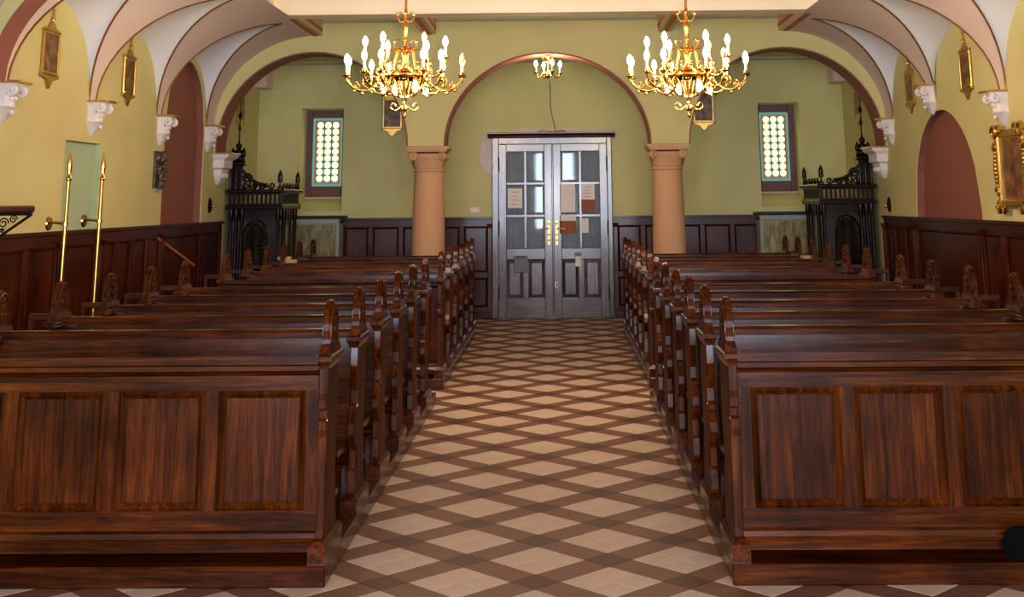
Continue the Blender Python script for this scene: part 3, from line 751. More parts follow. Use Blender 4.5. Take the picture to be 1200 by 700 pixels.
# ------------------------------------------------------------------ confessionals
def confessional(label, mirror):
    """local: x from the wall (0) into the room, y=0 the side that faces the nave front, runs to +y"""
    t = thing('confessional', label, 'confessional', (XL+.07 if not mirror else XR-.07, 17.12, 0), 0)
    s = -1 if mirror else 1
    W, D, HB = .74, 1.2, 1.62
    def put(mb, name, mat='ebony', parent=t, smooth=None, bevel=.005):
        mb.xf(lambda p: Vector((p.x*s, p.y, p.z))); return mb.build(name, mat, parent, smooth=smooth, bevel=bevel)
    put(MB().box(0, W, 0, D, 0, .22), 'plinth', bevel=.01)
    # side panel facing the camera with an arched lattice opening
    ax0, ax1, zsp = .25, .55, 1.30
    side = MB()
    side.box(.03, ax0, .03, .07, .22, HB); side.box(ax1, W-.06, .03, .07, .22, HB); side.box(ax0, ax1, .03, .07, .22, .80)
    n = 12; c, w = (ax0+ax1)/2, (ax1-ax0)/2
    for i in range(n):
        t0, t1 = PI*i/n, PI*(i+1)/n
        p = [(c-w*math.cos(t0), zsp+.16*math.sin(t0)), (c-w*math.cos(t1), zsp+.16*math.sin(t1))]
        side.prism([p[0], p[1], (p[1][0], HB), (p[0][0], HB)], 'y', .03, .07)
    sp = put(side, 'side_panel', bevel=0)
    lat = MB()
    for k in range(-8, 16):
        for d in (1, -1):
            xx = ax0+k*.042; pts = []
            z = .80
            a = (xx, z) if d == 1 else (xx, z)
            x_at = lambda zz: xx+d*(zz-.80)*.75
            zz0, zz1 = .80, zsp+.14
            lo = [q for q in [zz0+(zz1-zz0)*i/40 for i in range(41)] if ax0 <= x_at(q) <= ax1 and (q < zsp or abs((x_at(q)-c)/w)**2+((q-zsp)/.16)**2 < 1)]
            if len(lo) > 1: lat.tube([(x_at(lo[0]), .055+.004*d, lo[0]), (x_at(lo[-1]), .055+.004*d, lo[-1])], .0075, 4)
    put(lat, 'lattice', parent=sp, bevel=0)
    put(MB().box(ax0-.02, ax1+.02, .02, .075, .76, .80), 'sill', parent=sp)
    ring = [(c-(w+.012)*math.cos(PI*i/16), .022, zsp+.172*math.sin(PI*i/16)) for i in range(17)]
    put(MB().tube([(ax0-.012, .022, .80)]+ring+[(ax1+.012, .022, .80)], .014, 6), 'arch_moulding', parent=sp, smooth=50, bevel=0)
    put(MB().box(.30, .54, .022, .035, .34, .70), 'lower_panel', parent=sp, bevel=.01)
    # clustered colonnettes at the wall side and the corner posts
    for k, (x, y) in enumerate(((.05, .0), (.125, -.015), (.20, .0))):
        put(MB().lathe([(.034, .22), (.038, .26), (.026, .29), (.024, .6), (.027, .9), (.024, 1.46), (.03, 1.50), (.036, 1.56), (.036, HB)], (x, y+.02, 0), 12), 'colonnette', smooth=40, bevel=0)
    for (x, y) in ((W-.05, .05), (W-.05, D-.05), (W-.05, D*.36), (W-.05, D*.66)):
        put(MB().lathe([(.036, .22), (.04, .26), (.026, .30), (.024, .9), (.026, 1.45), (.036, 1.52), (.036, HB)], (x, y, 0), 12), 'corner_column', smooth=40, bevel=0)
    # front (towards the nave): lower panels, two side openings, dark door
    put(MB().box(W-.07, W-.04, .08, D-.08, .22, .92), 'front_panel', bevel=.006)
    put(MB().box(W-.075, W-.045, D*.38, D*.64, .92, HB), 'priest_door', bevel=.006)
    put(MB().box(.02, .05, .06, D-.06, .22, HB), 'back_panel', bevel=0)
    put(MB().box(.05, W-.05, D-.07, D-.03, .22, .82), 'far_side_panel', bevel=0)
    # entablature
    put(MB().box(-.02, W+.02, -.02, D+.02, HB, HB+.06), 'architrave', bevel=.008)
    gal = MB()
    zg0, zg1 = HB+.06, HB+.22
    gal.box(0, W, 0, .03, zg0, zg0+.02).box(0, W, 0, .03, zg1-.025, zg1).box(W-.03, W, .03, D, zg0, zg0+.02).box(W-.03, W, .03, D, zg1-.025, zg1)
    for i in range(12): x = .03+(W-.06)*i/11; gal.box(x-.014, x+.014, .004, .026, zg0, zg1)
    for i in range(14): y = .05+(D-.10)*i/13; gal.box(W-.026, W-.004, y-.014, y+.014, zg0, zg1)
    put(gal, 'pierced_gallery', bevel=0)
    put(MB().box(-.03, W+.04, -.04, D+.04, zg1, zg1+.05), 'cornice', bevel=.012)
    zt = zg1+.05
    # roof boards between
    put(MB().box(.02, W-.02, .02, D-.02, zt-.03, zt-.005), 'roof_board', bevel=0)
    # scrolled cresting
    for i in range(4):
        x = W-.14-.12*i
        put(MB().tube(spiral((x, .0, zt+.05), .048, 1.3, 14, Vector((1, 0, 0)), Vector((0, 0, 1)), PI, 1), .012, 6), 'crest_scroll', smooth=60, bevel=0)
    for i in range(6):
        y = .12+.19*i
        put(MB().tube(spiral((W, y, zt+.05), .05, 1.3, 14, Vector((0, 1, 0)), Vector((0, 0, 1)), PI, 1), .012, 6), 'crest_scroll', smooth=60, bevel=0)
    # acorn finials
    for (x, y) in ((W-.03, .02), (W-.03, D-.02)):
        f = put(MB().lathe([(.032, 0), (.032, .03), (.014, .05), (.014, .09), (.034, .10), (.036, .125), (.030, .14), (.034, .165), (.026, .215), (.012, .24), (.006, .26), (.001, .265)], (x, y, zt), 12), 'acorn_finial', smooth=35, bevel=0)
    # concave raking gable that climbs to the crest at the wall
    gb = MB(); pts = []
    for i in range(13):
        q = i/12; pts.append((W-.20-.42*q, zt+.02+.30*q**2.2))
    top = [(p[0], p[1]+.06) for p in pts]
    for yy in (.01,): gb.prism(pts+top[::-1], 'y', yy, yy+.04)
    put(gb, 'raking_gable', smooth=40, bevel=0)
    for i in range(5):
        q = .25+.17*i; x = W-.20-.42*q; z0, z1 = zt, zt+.03+.30*q**2.2
        put(MB().box(x-.012, x+.012, .015, .04, z0, z1), 'gable_baluster', bevel=0)
    put(MB().tube(spiral((.25, .025, zt+.15), .07, 1.6, 20, Vector((1, 0, 0)), Vector((0, 0, 1)), 0, 1), .014, 6), 'gable_scroll', smooth=50, bevel=0)
    # crest tower
    put(MB().box(.02, .19, .0, .16, zt, zt+.33), 'crest_block', bevel=.012)
    for x in (.03, .105, .18): put(MB().lathe([(.022, 0), (.018, .05), (.016, .28), (.024, .32), (.03, .34)], (x, -.008, zt), 10), 'crest_colonnette', smooth=40, bevel=0)
    put(MB().box(-.0, .22, -.03, .19, zt+.33, zt+.37), 'crest_cornice', bevel=.01)
    cf = MB()
    for x in (.04, .19): cf.lathe([(.03, 0), (.02, .03), (.012, .06), (.03, .09), (.034, .12), (.02, .17), (.004, .20)], (x, .03, zt+.37), 10)
    for q in range(4):
        a = PI/4+q*PI/2; cf.sphere((.11+.045*math.cos(a), .06+.045*math.sin(a), zt+.42), .05, 8)
    cf.sphere((.11, .06, zt+.50), .06, 10).sphere((.11, .06, zt+.59), .045, 10)
    put(cf, 'carved_crown', smooth=50, bevel=0)
    put(MB().lathe([(.03, 0), (.012, .06), (.010, .2), (.022, .22), (.022, .25), (.009, .27), (.008, .36), (.02, .38), (.03, .40), (.02, .43), (.006, .46), (.005, .62), (.001, .64)], (.11, .06, zt+.60), 10), 'spire', smooth=40, bevel=0)
    return t
confessional('dark carved confessional with lattice and spire in the left rear corner', False)
confessional('dark carved confessional with lattice and spire in the right rear corner', True)

# ------------------------------------------------------------------ pews
def ring_box(x0, x1, y0, y1, z): return [(x0, y0, z), (x1, y0, z), (x1, y1, z), (x0, y1, z)]
PEW_PROF = [(-.05, PF), (-.05, .165), (-.02, .175), (.0, .20), (.012, .30), (.03, .31), (.035, .40), (.02, .415), (-.02, .445), (-.04, .49), (-.035, .54), (-.01, .58), (.012, .60), (.012, .625), (.04, .635), (.05, .70), (.035, .77), (.012, .83), (.02, .89), (.03, .96),
            (.27, .96), (.285, .88), (.30, .78), (.285, .66), (.255, .55), (.25, .45), (.27, .36), (.28, .26), (.31, .19), (.34, .165), (.34, PF)]
DESK_PROF = [(-.03, PF), (-.03, .165), (-.012, .19), (.0, .22), (.0, .62), (-.014, .66), (-.014, .70), (.012, .705), (.012, .745), (-.012, .75), (-.012, .79), (.0, .82), (.0, .96),
             (.27, .96), (.285, .88), (.30, .78), (.285, .66), (.255, .55), (.25, .45), (.27, .36), (.28, .26), (.31, .19), (.34, .165), (.34, PF)]
def finial_outline():
    half = [(.118, 1.028), (.112, 1.06), (.104, 1.085), (.106, 1.10), (.10, 1.13), (.088, 1.165), (.07, 1.195), (.045, 1.22), (.02, 1.233)]
    yc = .15
    return [(yc-a, z) for a, z in half]+[(yc+a, z) for a, z in half[::-1]]
_end_cache = {}
def pew_end(parent, x, desk):
    key = desk
    if key not in _end_cache:
        e = MB().prism(DESK_PROF if desk else PEW_PROF, 'x', -.022, .022).build('end_board', 'oak_z', parent, bevel=.004)
        e.data.materials.append(M['oak_side'])
        for p_ in e.data.polygons:
            if abs(p_.normal.x) > .95: p_.material_index = 1
        f = MB(); f.prism(finial_outline(), 'x', -.018, .018).build('finial', 'oak_z', e, bevel=.006, seg=2)
        MB().loft([ring_box(-.026, .026, -.004, .29, .93), ring_box(-.028, .028, -.006, .295, .945), ring_box(-.040, .040, -.022, .31, .965), ring_box(-.040, .040, -.022, .31, .985), ring_box(-.034, .034, -.014, .305, .992)]).build('ledge', 'oak_y', e)
        MB().frustum((-.032, .032, .01, .29), (-.021, .021, .03, .27), .99, 1.04).build('finial_plinth', 'oak_y', e)
        MB().loft([ring_box(-.042, .042, -.065, .355, PF), ring_box(-.042, .042, -.065, .355, PF+.075), ring_box(-.026, .026, -.045, .34, PF+.095)]).build('foot', 'oak_y', e)
        c = MB()
        for sx in (-1, 1):
            for (yy, zz, r) in ((.15, 1.09, .03), (.12, 1.10, .018), (.18, 1.10, .018), (.15, 1.14, .022), (.15, 1.185, .016), (.128, 1.15, .012), (.172, 1.15, .012)):
                c.lathe([(r, 0), (r*.95, sx*.005), (r*.55, sx*.006), (r*.45, sx*.011), (.001, sx*.013)], (sx*.018, yy, zz), 8, 'x')
            pr = [p for p in finial_outline()]
            yc, zc = .15, 1.12
            c.tube([(sx*.018, yc+(p[0]-yc)*.86, zc+(p[1]-zc)*.86) for p in pr], .006, 5)
        c.build('carving', 'oak_z', e, smooth=40)
        # a narrow bead along the front edge
        _end_cache[key] = e
        e.location.x = x
        return e
    c = copy_tree(_end_cache[key], parent); c.location.x = x
    return c
def make_pew(xa, xb, desk, y, label, group, outer=-1, kneel=True):
    """ends at x = xa and xb; the seat faces the altar (-y)"""
    t = thing('pew_desk' if desk else 'pew', label, 'pew desk' if desk else 'pew', (0, y, 0), 0, group)
    for x in (xa, xb): pew_end(t, x, desk)
    a, b = min(xa, xb)+.022, max(xa, xb)-.022
    if desk:
        # panelled front
        n = 4; w = (b-a)
        B(a, b, .055, .075, .17, .93).build('backing_board', 'oak_x', t)
        MB().prism([(.005, .915), (-.012, .925), (-.012, .945), (-.03, .955), (-.03, .992), (.10, .975), (.10, .90), (.02, .90)], 'x', a, b).build('cornice', 'oak_x', t)
        B(a, b, .002, .055, .875, .90).build('bead', 'oak_x', t, bevel=.008, seg=2)
        B(a, b, .03, .06, .83, .905).build('rail', 'oak_x', t)
        B(a, b, .03, .06, .20, .30).build('rail', 'oak_x', t)
        MB().prism([(.06, PF+.04), (-.01, PF+.04), (-.01, PF+.075), (.005, PF+.095), (.012, .205), (.03, .215), (.06, .215)], 'x', a, b).build('base_moulding', 'oak_x', t)
        g = .062; pw = (w-(n+1)*g)/n
        for k in range(n+1):
            x = a+k*(pw+g); B(x, x+g, .03, .06, .30, .83).build('stile', 'oak_z', t)
        for k in range(n):
            x0 = a+g+k*(pw+g)
            p = B(x0, x0+pw, .048, .058, .30, .83).build('panel', 'oak_z', t)
            r = moulding_ring(x0, x0+pw, .30, .83, .034, .010); r.v = [(q[0], q[1]+.032, q[2]) for q in r.v]; r.build('panel_moulding', 'oak_z', p)
        B(a, b, .075, .34, .90, .93).build('book_rest', 'oak_x', t, bevel=.006)
    else:
        mb = MB().prism([(.115, .44), (.145, .44), (.18, .97), (.15, .97)], 'x', a, b); mb.build('backrest', 'oak_x', t)
        MB().prism([(.135, .965), (.135, .995), (.145, 1.012), (.21, 1.012), (.22, .995), (.22, .965)], 'x', a, b).build('top_rail', 'oak_x', t)
        MB().prism([(-.30, .425), (-.315, .44), (-.30, .458), (.11, .445), (.11, .415)], 'x', a+.0, b-.0).build('seat', 'oak_x', t)
        B(a+.05, b-.05, -.20, -.175, PF, .42).build('seat_apron', 'oak_x', t)
        if kneel: MB().prism([(.20, .80), (.40, .755), (.40, .775), (.20, .825)], 'x', a, b).build('book_rest', 'oak_x', t)
    # kneeler behind
    if kneel: B(a, b, .44, .60, PF+.16, PF+.19).build('kneeler', 'oak_x', t, bevel=.006)
    for x in () if not kneel else (a+.1, (a+b)/2, b-.1): B(x-.02, x+.02, .30, .58, PF, PF+.16).build('kneeler_bracket', 'oak_y', t)
    # folding side seat on the wall side
    xo = xa if (xa < xb) == (outer < 0) else xb
    sx = outer
    rail = B(min(xo+sx*.03, xo+sx*.22), max(xo+sx*.03, xo+sx*.22), .20, .23, .99, 1.03).build('side_rail', 'oak_x', t, bevel=.004)
    B(min(xo+sx*.19, xo+sx*.22), max(xo+sx*.19, xo+sx*.22), .20, .235, PF, .99).build('side_post', 'oak_z', t, bevel=.004)
    return t
ORD = ['front', 'second', 'third', 'fourth', 'fifth', 'rearmost']
for side in ('left', 'right'):
    for grp in (0, 1):
        if side == 'left': xa, xb, outer = ((-3.14, -1.12) if grp == 0 else (-3.22, -1.135)) + (-1,)
        else: xa, xb, outer = ((.81, 2.84) if grp == 0 else (.868, 2.95)) + (1,)
        blk = 'front' if grp == 0 else 'rear'
        for r in range(6):
            y = 6.08+.87*r if grp == 0 else 12.03+.86*r
            if r == 0: lb = 'panelled oak kneeling desk heading the %s %s pew block' % (side, blk)
            else: lb = '%s oak bench row of the %s %s pew block, %s of aisle' % (ORD[r], side, blk, side)
            make_pew(xa, xb, r == 0, y, lb, '%s pews, %s block' % (side, blk), outer, not (grp == 1 and r == 5))
        y0 = (6.08 if grp == 0 else 12.03)-.085; y1 = y0+.87*5+.80 if grp == 0 else 16.54
        xi = xb+.045 if side == 'left' else xa-.045; xo = xa-.35 if side == 'left' else xb+.35
        p = B(min(xi, xo), max(xi, xo), y0, y1, 0, PF).build('pew_platform', 'oak_x', bevel=.006)
        tag(p, 'low wooden platform carrying the %s %s pews' % (side, blk), 'platform')

# ------------------------------------------------------------------ chandeliers
def chandelier(cx, cy, z0, rot, label, off):
    t = thing('chandelier', label, 'chandelier', (cx, cy, 0), rot, 'large brass chandeliers')
    MB().lathe([(.012, z0+.30), (.012, ZC)], n=10).build('rod', 'brass', t, smooth=50)
    MB().lathe([(.001, z0-.37), (.012, z0-.365), (.02, z0-.34), (.012, z0-.31), (.035, z0-.29), (.03, z0-.27), (.014, z0-.25), (.03, z0-.15), (.055, z0-.07), (.06, z0-.04), (.03, z0-.02), (.045, z0+.02), (.06, z0+.05), (.03, z0+.09), (.022, z0+.14), (.03, z0+.2), (.045, z0+.24), (.02, z0+.28), (.018, z0+.42), (.03, z0+.45), (.018, z0+.48), (.016, z0+.60), (.012, z0+.62)], n=14).build('stem', 'brass', t, smooth=45)
    MB().lathe([(.20, z0-.012), (.215, z0-.02), (.225, z0), (.215, z0+.02), (.20, z0+.012), (.20, z0-.012)], n=36).build('ring', 'brass', t, smooth=45)
    crown = MB()
    for k in range(4):
        a = k*PI/2; d = Vector((math.cos(a), math.sin(a), 0)); U = Vector((0, 0, 1))
        for zz, r in ((z0+.55, .075), (z0+.30, .10)):
            crown.tube(smoothstep_curve([d*.012+U*(zz-.04), d*r*.6+U*(zz-.05), d*r+U*(zz), d*r*.7+U*(zz+.04), d*r*.5+U*(zz+.01)]), .006, 6)
            crown.sphere(tuple(d*r+U*(zz+.02)), .014, 6)
        crown.tube(smoothstep_curve([d*.02+U*(z0-.26), d*.08+U*(z0-.30), d*.125+U*(z0-.27), d*.10+U*(z0-.235), d*.075+U*(z0-.262)]), .008, 6)
    crown.build('leaf_crown', 'brass', t, smooth=50)
    # foliage on the ring
    fol = MB()
    for k in range(18):
        a = 2*PI*k/18; d = Vector((math.cos(a), math.sin(a), 0)); U = Vector((0, 0, 1)); r = .22
        fol.tube(spiral(d*r+U*(z0+.055), .04, 1.2, 12, d if k % 2 else Vector((-d.y, d.x, 0)), U, -PI/2, 1), .007, 5)
        fol.sphere(tuple(d*(r+.01)+U*(z0+.11)), .012, 6)
        fol.tube(spiral(d*(r-.03)+U*(z0-.06), .04, 1.1, 10, d, U, PI/2, -1), .006, 5)
    for k in range(6):
        a = 2*PI*k/6; d = Vector((math.cos(a), math.sin(a), 0)); fol.tube([d*.04+U*(z0+.0), d*.21+U*(z0)], .008, 6)
        fol.tube(smoothstep_curve([d*.03+U*(z0+.22), d*.12+U*(z0+.25), d*.16+U*(z0+.17), d*.20+U*(z0+.05)]), .008, 6)
        fol.tube(smoothstep_curve([d*.03+U*(z0-.18), d*.10+U*(z0-.16), d*.14+U*(z0-.08), d*.20+U*(z0-.01)]), .008, 6)
    fol.build('foliage', 'brass', t, smooth=50)
    for k in range(6):
        A = 2*PI*k/6; arm = MB(); cups = []
        for q, (da, rr, zz) in enumerate(((-.17, .52, 0), (.17, .52, 0), (0, .36, .17))):
            d = Vector((math.cos(A+da), math.sin(A+da), 0)); d0 = Vector((math.cos(A), math.sin(A), 0)); U = Vector((0, 0, 1))
            if q < 2: pts = [d0*.20+U*z0, d0*.27+U*(z0-.08), d0*.34*.5+d*.36*.5+U*(z0-.125), d*.44+U*(z0-.11), d*.51+U*(z0-.05), d*.52+U*(z0+.0)]
            else: pts = [d0*.20+U*(z0+.02), d0*.25+U*(z0+.0), d0*.31+U*(z0+.03), d0*.355+U*(z0+.10), d0*.36+U*(z0+.17)]
            arm.tube(smoothstep_curve(pts), .009, 7)
            cups.append((d*rr, z0+zz))
        d = Vector((math.cos(A), math.sin(A), 0))
        arm.tube(spiral(d*.33+U*(z0-.04), .055, 1.5, 18, d, U, -PI/2, 1), .007, 6)
        arm.tube(spiral(d*.42+U*(z0-.075), .032, 1.3, 12, d, U, PI/2, -1), .006, 6)
        for rr, zz in ((.30, -.13), (.38, -.145), (.45, -.125)): arm.sphere(tuple(d*rr+U*(z0+zz)), .014, 6)
        ao = arm.build('arm', 'brass', t, smooth=50)
        for q, (p, zz) in enumerate(cups):
            c = (p.x, p.y, zz)
            MB().lathe([(.006, -.02), (.016, -.005), (.034, .002), (.040, .008), (.018, .012), (.014, .03), (.012, .032)], c, 10).build('drip_cup', 'brass', ao, smooth=45)
            MB().lathe([(.0115, .02), (.0115, .105), (.009, .11)], c, 9).build('candle', 'candle', ao, smooth=45)
            MB().lathe([(.009, .106), (.021, .128), (.025, .148), (.019, .174), (.007, .196), (.001, .202)], c, 9).build('bulb', 'bulb_off' if (k, q) in off else 'bulb', ao, smooth=60)
        L_ = light('candle_light', 'POINT', (0, 0, 0), 13, (1, .81, .56), radius=.06)
        L_.parent = t; L_.location = (d.x*.50, d.y*.50, z0+.27)
    for k in range(4):
        a = 2*PI*k/4+.5; d = Vector((math.cos(a), math.sin(a), 0)); c = d*.21+Vector((0, 0, z0-.07))
        MB().lathe([(.012, .02), (.016, 0), (.024, -.03), (.026, -.05), (.018, -.075), (.002, -.085)], tuple(c), 9).build('pendant_bulb', 'bulb', t, smooth=60)
    L_ = light('candle_light', 'POINT', (0, 0, 0), 12, (1, .81, .56), radius=.08); L_.parent = t; L_.location = (0, 0, z0-.18)
    return t
chandelier(-1.365, 11.0, 2.80, R(4), 'lit brass candle chandelier hanging over the left pews', {(0, 0), (5, 2)})
chandelier(1.175, 11.0, 2.78, R(-9), 'lit brass candle chandelier hanging over the right pews', {(1, 2), (5, 1)})
def small_chandelier():
    t = thing('small_chandelier', 'small four armed brass chandelier under the crown of middle arch', 'chandelier', (-.12, 16.70, 0), R(20))
    z0 = 3.36; U = Vector((0, 0, 1))
    MB().lathe([(.001, z0-.04), (.012, z0-.03), (.035, z0), (.03, z0+.03), (.012, z0+.06), (.01, z0+.22), (.03, z0+.25), (.05, z0+.265)], n=12).build('stem', 'brass', t, smooth=45)
    cr = MB()
    for k in range(4):
        a = k*PI/2; d = Vector((math.cos(a), math.sin(a), 0)); cr.tube(smoothstep_curve([d*.01+U*(z0+.20), d*.05+U*(z0+.20), d*.075+U*(z0+.25), d*.05+U*(z0+.26)]), .008, 6)
    cr.build('leaf_crown', 'brass', t, smooth=50)
    for k in range(4):
        a = k*PI/2; d = Vector((math.cos(a), math.sin(a), 0))
        arm = MB().tube(smoothstep_curve([d*.02+U*(z0+.02), d*.06+U*(z0+.06), d*.10+U*(z0+.0), d*.15+U*(z0-.01), d*.175+U*(z0+.04)]), .009, 7).build('arm', 'brass', t, smooth=50)
        c = tuple(d*.175+U*(z0+.04))
        MB().lathe([(.006, -.02), (.03, .0), (.038, .008), (.012, .012)], c, 10).build('drip_cup', 'brass', arm, smooth=45)
        MB().lathe([(.012, .01), (.012, .085)], c, 9).build('candle', 'candle', arm, smooth=45)
        MB().lathe([(.010, .085), (.022, .11), (.024, .13), (.016, .16), (.002, .175)], c, 9).build('bulb', 'bulb', arm, smooth=60)
    L_ = light('candle_light', 'POINT', (0, 0, 0), 16, (1, .81, .56), radius=.08); L_.parent = t; L_.location = (0, 0, z0+.12)
small_chandelier()

# ------------------------------------------------------------------ framed reliefs (stations)
def station(loc, rz, w, h, label, cross=True, pic='relief'):
    "local: back on y=0, front towards -y, z measured from the middle"
    t = thing('framed_relief', label, 'picture', loc, rz, 'gilt framed reliefs along the walls')
    d = .028; e = .030
    B(-w/2+.01, w/2-.01, -.02, -.001, -h/2+.01, h/2-.01).build('backboard', 'ebony', t)
    for q in ((-w/2, -w/2+e, -h/2, h/2), (w/2-e, w/2, -h/2, h/2), (-w/2+e, w/2-e, -h/2, -h/2+e), (-w/2+e, w/2-e, h/2-e, h/2)):
        B(q[0], q[1], -d, -.001, q[2], q[3]).build('frame_bar', 'gilt', t, bevel=.006)
    B(-w/2+e, w/2-e, -.024, -.018, -h/2+e, h/2-e).build('relief_picture', pic, t)
    MB().prism([(-w/2-.015, h/2), (w/2+.015, h/2), (w/2+.015, h/2+.02), (.07, h/2+.045), (.05, h/2+.085), (0, h/2+.105), (-.05, h/2+.085), (-.07, h/2+.045), (-w/2-.015, h/2+.02)], 'y', -.026, -.001).build('pediment', 'gilt', t, bevel=.006)
    mb = MB().prism([(-w/2-.015, -h/2), (w/2+.015, -h/2), (w/2-.01, -h/2-.03), (.07, -h/2-.05), (.045, -h/2-.09), (0, -h/2-.13), (-.045, -h/2-.09), (-.07, -h/2-.05), (-w/2+.01, -h/2-.03)], 'y', -.026, -.001); mb.build('apron', 'gilt', t, bevel=.006)
    for sx in (-1, 1): MB().sphere((sx*(w/2), -.02, -h/2-.01), .018, 8).build('boss', 'gilt', t, smooth=60)
    if cross:
        c = MB().lathe([(.02, 0), (.024, .02), (.012, .04), (.009, .05)], (0, -.02, h/2+.10), 8)
        c.box(-.008, .008, -.028, -.012, h/2+.14, h/2+.27).box(-.035, .035, -.028, -.012, h/2+.205, h/2+.22)
        c.build('cross', 'gilt', t, smooth=40)
    return t
LW, RW = PI/2, -PI/2
station((XL, 11.02, 3.05), LW, .36, .39, 'gilt framed relief with cross, nearest on the left wall')
station((XL, 13.1, 3.05), LW, .36, .39, 'gilt framed relief on left wall above the brass poles')
station((XL, 17.85, 3.05), LW, .36, .39, 'gilt framed relief above the left confessional')
station((XR, 13.15, 3.03), RW, .36, .39, 'gilt framed relief with cross, nearest on the right wall')
station((XR, 15.28, 3.03), RW, .36, .39, 'gilt framed relief on right wall beyond the raised corbel')
station((XR, 17.98, 3.05), RW, .36, .39, 'gilt framed relief above the right confessional')
p = onY(460, 133, YB); station((p.x, YB, p.z), 0, .30, .46, 'dark relief in thin frame behind the left chandelier', False)
p = onY(824, 125, YB); station((p.x, YB, p.z), 0, .32, .48, 'dark relief in thin frame behind the right chandelier', False)

# ------------------------------------------------------------------ gilded painting, right wall
def painting():
    a, b = onX(1172, 243, XR), onX(1172, 155, XR)
    y0, y1 = 11.62, 12.36; zc = 1.965; h = .74; w = y1-y0
    t = thing('gilded_painting', 'ornate gilded frame with an old painting at the right edge', 'painting', (XR, (y0+y1)/2, zc), RW)
    e = .085
    B(-w/2+.02, w/2-.02, -.03, -.001, -h/2+.02, h/2-.02).build('backboard', 'ebony', t)
    for q in ((-w/2, -w/2+e, -h/2, h/2), (w/2-e, w/2, -h/2, h/2)):
        MB().loft([[(q[0] if k in (0, 3) else q[1], y, z) for k, z in enumerate((q[2], q[2], q[3], q[3]))] for y in (-.001, -.06)]).build('frame_bar', 'gilt', t, bevel=.02, seg=3)
    for q in ((-w/2+e, w/2-e, -h/2, -h/2+e), (-w/2+e, w/2-e, h/2-e, h/2)):
        B(q[0], q[1], -.06, -.001, q[2], q[3]).build('frame_bar', 'gilt', t, bevel=.02, seg=3)
    B(-w/2+e, w/2-e, -.04, -.032, -h/2+e, h/2-e).build('canvas', 'saint', t)
    fig = MB().loft([[(r*math.cos(2*PI*i/12)*k, -.043-.006*max(0, math.sin(PI*j/8)), z+.0) for i in range(1)] for j, (r, z, k) in enumerate(((.01, 0, 1), (.01, .01, 1)))]) if False else None
    for sx in (-1, 1):
        for sz in (-1, 1):
            c = Vector((sx*(w/2-.02), -.06, sz*(h/2-.02)))
            def orn(mb_): mb_.build('corner_scroll', 'gilt', t, smooth=50)
            orn(MB().tube(spiral(c, .075, 1.6, 20, Vector((sx, 0, 0)), Vector((0, 0, sz)), 0, 1), [.02-.010*i/20 for i in range(21)], 7))
            orn(MB().tube(spiral(c+Vector((-sx*.12, 0, sz*.02)), .055, 1.5, 18, Vector((-sx, 0, 0)), Vector((0, 0, sz)), 0, 1), [.016-.008*i/18 for i in range(19)], 7))
            orn(MB().tube(spiral(c+Vector((sx*.02, 0, -sz*.13)), .05, 1.5, 18, Vector((sx, 0, 0)), Vector((0, 0, -sz)), 0, 1), [.016-.008*i/18 for i in range(19)], 7))
    mid = MB()
    for k in range(9):
        z = -.16+.04*k; bump = .03*(1-((k-4)/4.5)**2)
        for sx in (-1, 1): mid.sphere((sx*(w/2+bump*.6), -.045, z), .026+bump*.3, 8)
    mid.build('side_foliage', 'gilt', t, smooth=60)
    for k in range(5): pass
    return t
painting()

# ------------------------------------------------------------------ left wall furnishings
def relief_plaque():
    y0 = 14.10; t = thing('bronze_relief', 'dark bronze relief plaque projecting at the brown recess edge', 'plaque', (XL, 14.27, 2.10), LW)
    B(-.17, .17, -.03, -.001, -.22, .20).build('plate', 'plaque', t, bevel=.01)
    mb = MB()
    rnd = random.Random(3)
    for k in range(34):
        x, z = rnd.uniform(-.14, .14), rnd.uniform(-.20, .17); mb.sphere((x, -.03-rnd.uniform(0, .05)*(1-abs(x)/.2), z), rnd.uniform(.02, .05), 8)
    mb.build('figures', 'plaque', t, smooth=60)
    mb = MB()
    for x in (-.08, .02): mb.prism([(x-.03, -.22), (x+.03, -.22), (x, -.27)], 'y', -.03, -.001)
    mb.build('pendant', 'grey_paint', t)
relief_plaque()
def console():
    t = thing('wall_console', 'dark wooden wall shelf on a scrolled iron bracket', 'shelf', (XL, 10.2, 0), 0)
    B(0, .315, -.95, .03, 1.645, 1.70).build('board', 'wains_y', t, bevel=.012)
    for y in (-.8, .005):
        br = MB()
        br.box(.0, .025, y-.012, y+.012, 1.42, 1.645).box(0, .30, y-.012, y+.012, 1.62, 1.645)
        br.tube([(.012, y, 1.43), (.30, y, 1.63)], .012, 6)
        for c, r in (((.07, y, 1.56), .045), ((.15, y, 1.59), .035), ((.06, y, 1.50), .02)): br.tube(spiral(c, r, 1.5, 16, Vector((1, 0, 0)), Vector((0, 0, 1)), 0, 1), .006, 5)
        br.build('bracket', 'dark_metal', t, smooth=40)
console()
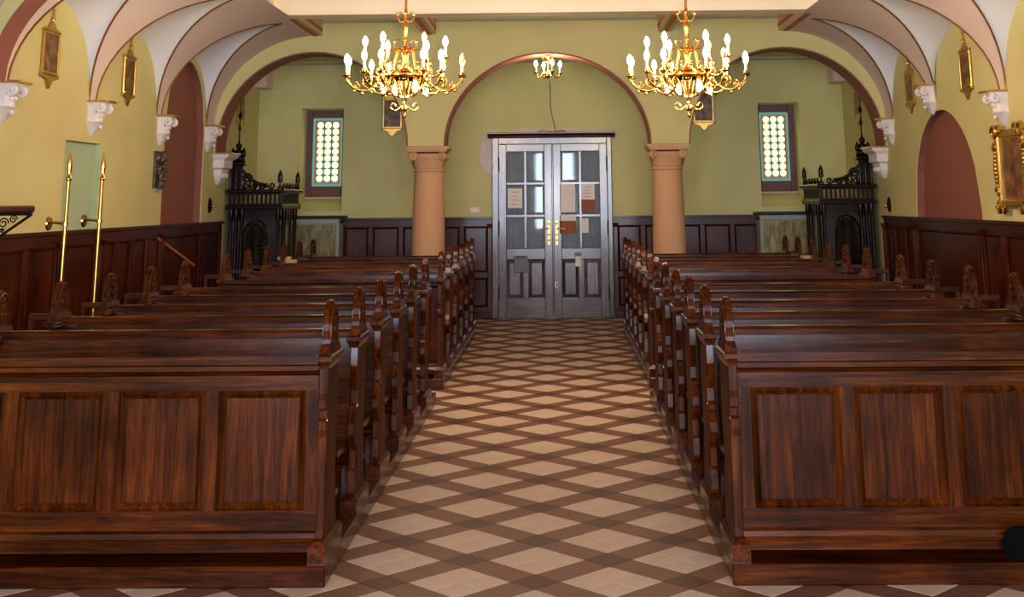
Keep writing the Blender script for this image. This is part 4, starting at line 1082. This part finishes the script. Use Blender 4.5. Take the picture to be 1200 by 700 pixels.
def brass_pole(px_top, px_bot, label):
    # stands at the side-aisle end of a pew, just clear of its side post
    X = -3.42
    a, b = onX(*px_top, X), onX(*px_bot, X)
    d = (a-b).normalized(); base = b+d*((PF-b.z)/d.z) if False else b
    foot = Vector((b.x, b.y, PF)) if False else b+(a-b)*((PF-b.z)/(a.z-b.z))
    t = thing('brass_pole', label, 'pole', (foot.x, foot.y, PF), 0, 'brass processional poles')
    top = a-foot; L = top.length
    def P(s): return tuple(top*(s/L))
    MB().tube([P(0), P(L-.20)], .0135, 10).build('shaft', 'brass', t, smooth=50)
    MB().tube([P(L-.20), P(L-.19), P(L-.18), P(L-.17), P(L-.14), P(L-.11), P(L-.085), P(L-.03), P(L)], [.0135, .021, .021, .014, .014, .019, .020, .009, .003], 10).build('pointed_finial', 'brass', t, smooth=35)
    MB().tube([P(L*.745), P(L*.755)], .021, 10).build('collar', 'brass', t, smooth=35)
    q = Vector(P(L*.752)); MB().tube([q, q+Vector((-.12, 0, .01))], .010, 8).lathe([(.05, 0), (.045, .012), (.001, .014)], (q.x-.12, q.y, q.z), 12, 'x').build('side_lamp_bracket', 'brass', t, smooth=40)
    MB().lathe([(.06, 0), (.06, .02), (.02, .03)], n=14).build('foot', 'brass', t, smooth=40)
brass_pole((83, 178), (72, 325), 'tall brass pole with pointed tip left of the green niche')
brass_pole((122, 180), (112, 325), 'tall brass pole with pointed tip right of the green niche')
# slanting handrail in the brown recess
a, b = onX(184, 279, XL+.03), onX(227, 311, XL+.03)
o = MB().tube([a, b], .018, 8).build('handrail', 'orange', smooth=50); tag(o, 'slanting yellow wooden handrail in the left brown recess', 'handrail')
for q in (.15, .85):
    c = a+(b-a)*q; MB().tube([c, c+Vector((-.03, 0, -.02)), c+Vector((-.058, 0, -.02))], .008, 6).build('rail_bracket', 'dark_metal', o, smooth=40)
# oval holders by the confessionals
for px, py, X, lb in ((245, 241, XL, 'small dark oval holder on left wall before the confessional'), (1043, 240, XR, 'small dark oval holder on right wall before the confessional')):
    c = onX(px, py, X); s = 1 if X < 0 else -1
    o = MB().lathe([(.10, 0), (.10, s*.015), (.07, s*.03), (.001, s*.034)], (0, 0, 0), 16, 'x').build('wall_holder', 'ebony', smooth=40); o.location = c; o.scale = (1, .55, 1); tag(o, lb, 'holder')
    MB().sphere((s*.05, 0, -.01), .025, 8).build('cup', 'brass', o, smooth=60)
# prayer books left on the rear pews
for k, (px, py, Y, w) in enumerate(((342, 292, 15.2, .16), (344, 296, 15.0, .17), (951, 294, 14.6, .15))):
    c = onY(px, py, Y)
    o = B(-w/2, w/2, -.06, .06, -.018, .018).build('prayer_book', 'book', bevel=.004); o.location = (c.x, [14.81, 14.81, 14.81][k], [1.068, 1.031, 1.031][k]); o.rotation_euler = (0, 0, .15)
    tag(o, ('upper buff book lying on the left rear pew ledge', 'lower buff book lying on the left rear pew ledge', 'buff book lying on the right rear pew ledge')[k], 'book')

# dark bundle on the platform edge at the right of the picture
bag = MB(); rings = []
for k, (z, w, d_) in enumerate(((PF, .085, .030), (.12, .10, .036), (.17, .105, .034), (.215, .085, .026), (.235, .05, .012))):
    rings.append([(2.10+w*math.cos(2*PI*i/14)*(1+.08*math.sin(3*i)), 6.031+d_*math.sin(2*PI*i/14), z) for i in range(14)])
o = bag.loft(rings).build('bundle', 'black', smooth=60); tag(o, 'small black bundle against the base of the right front pew desk', 'bundle')
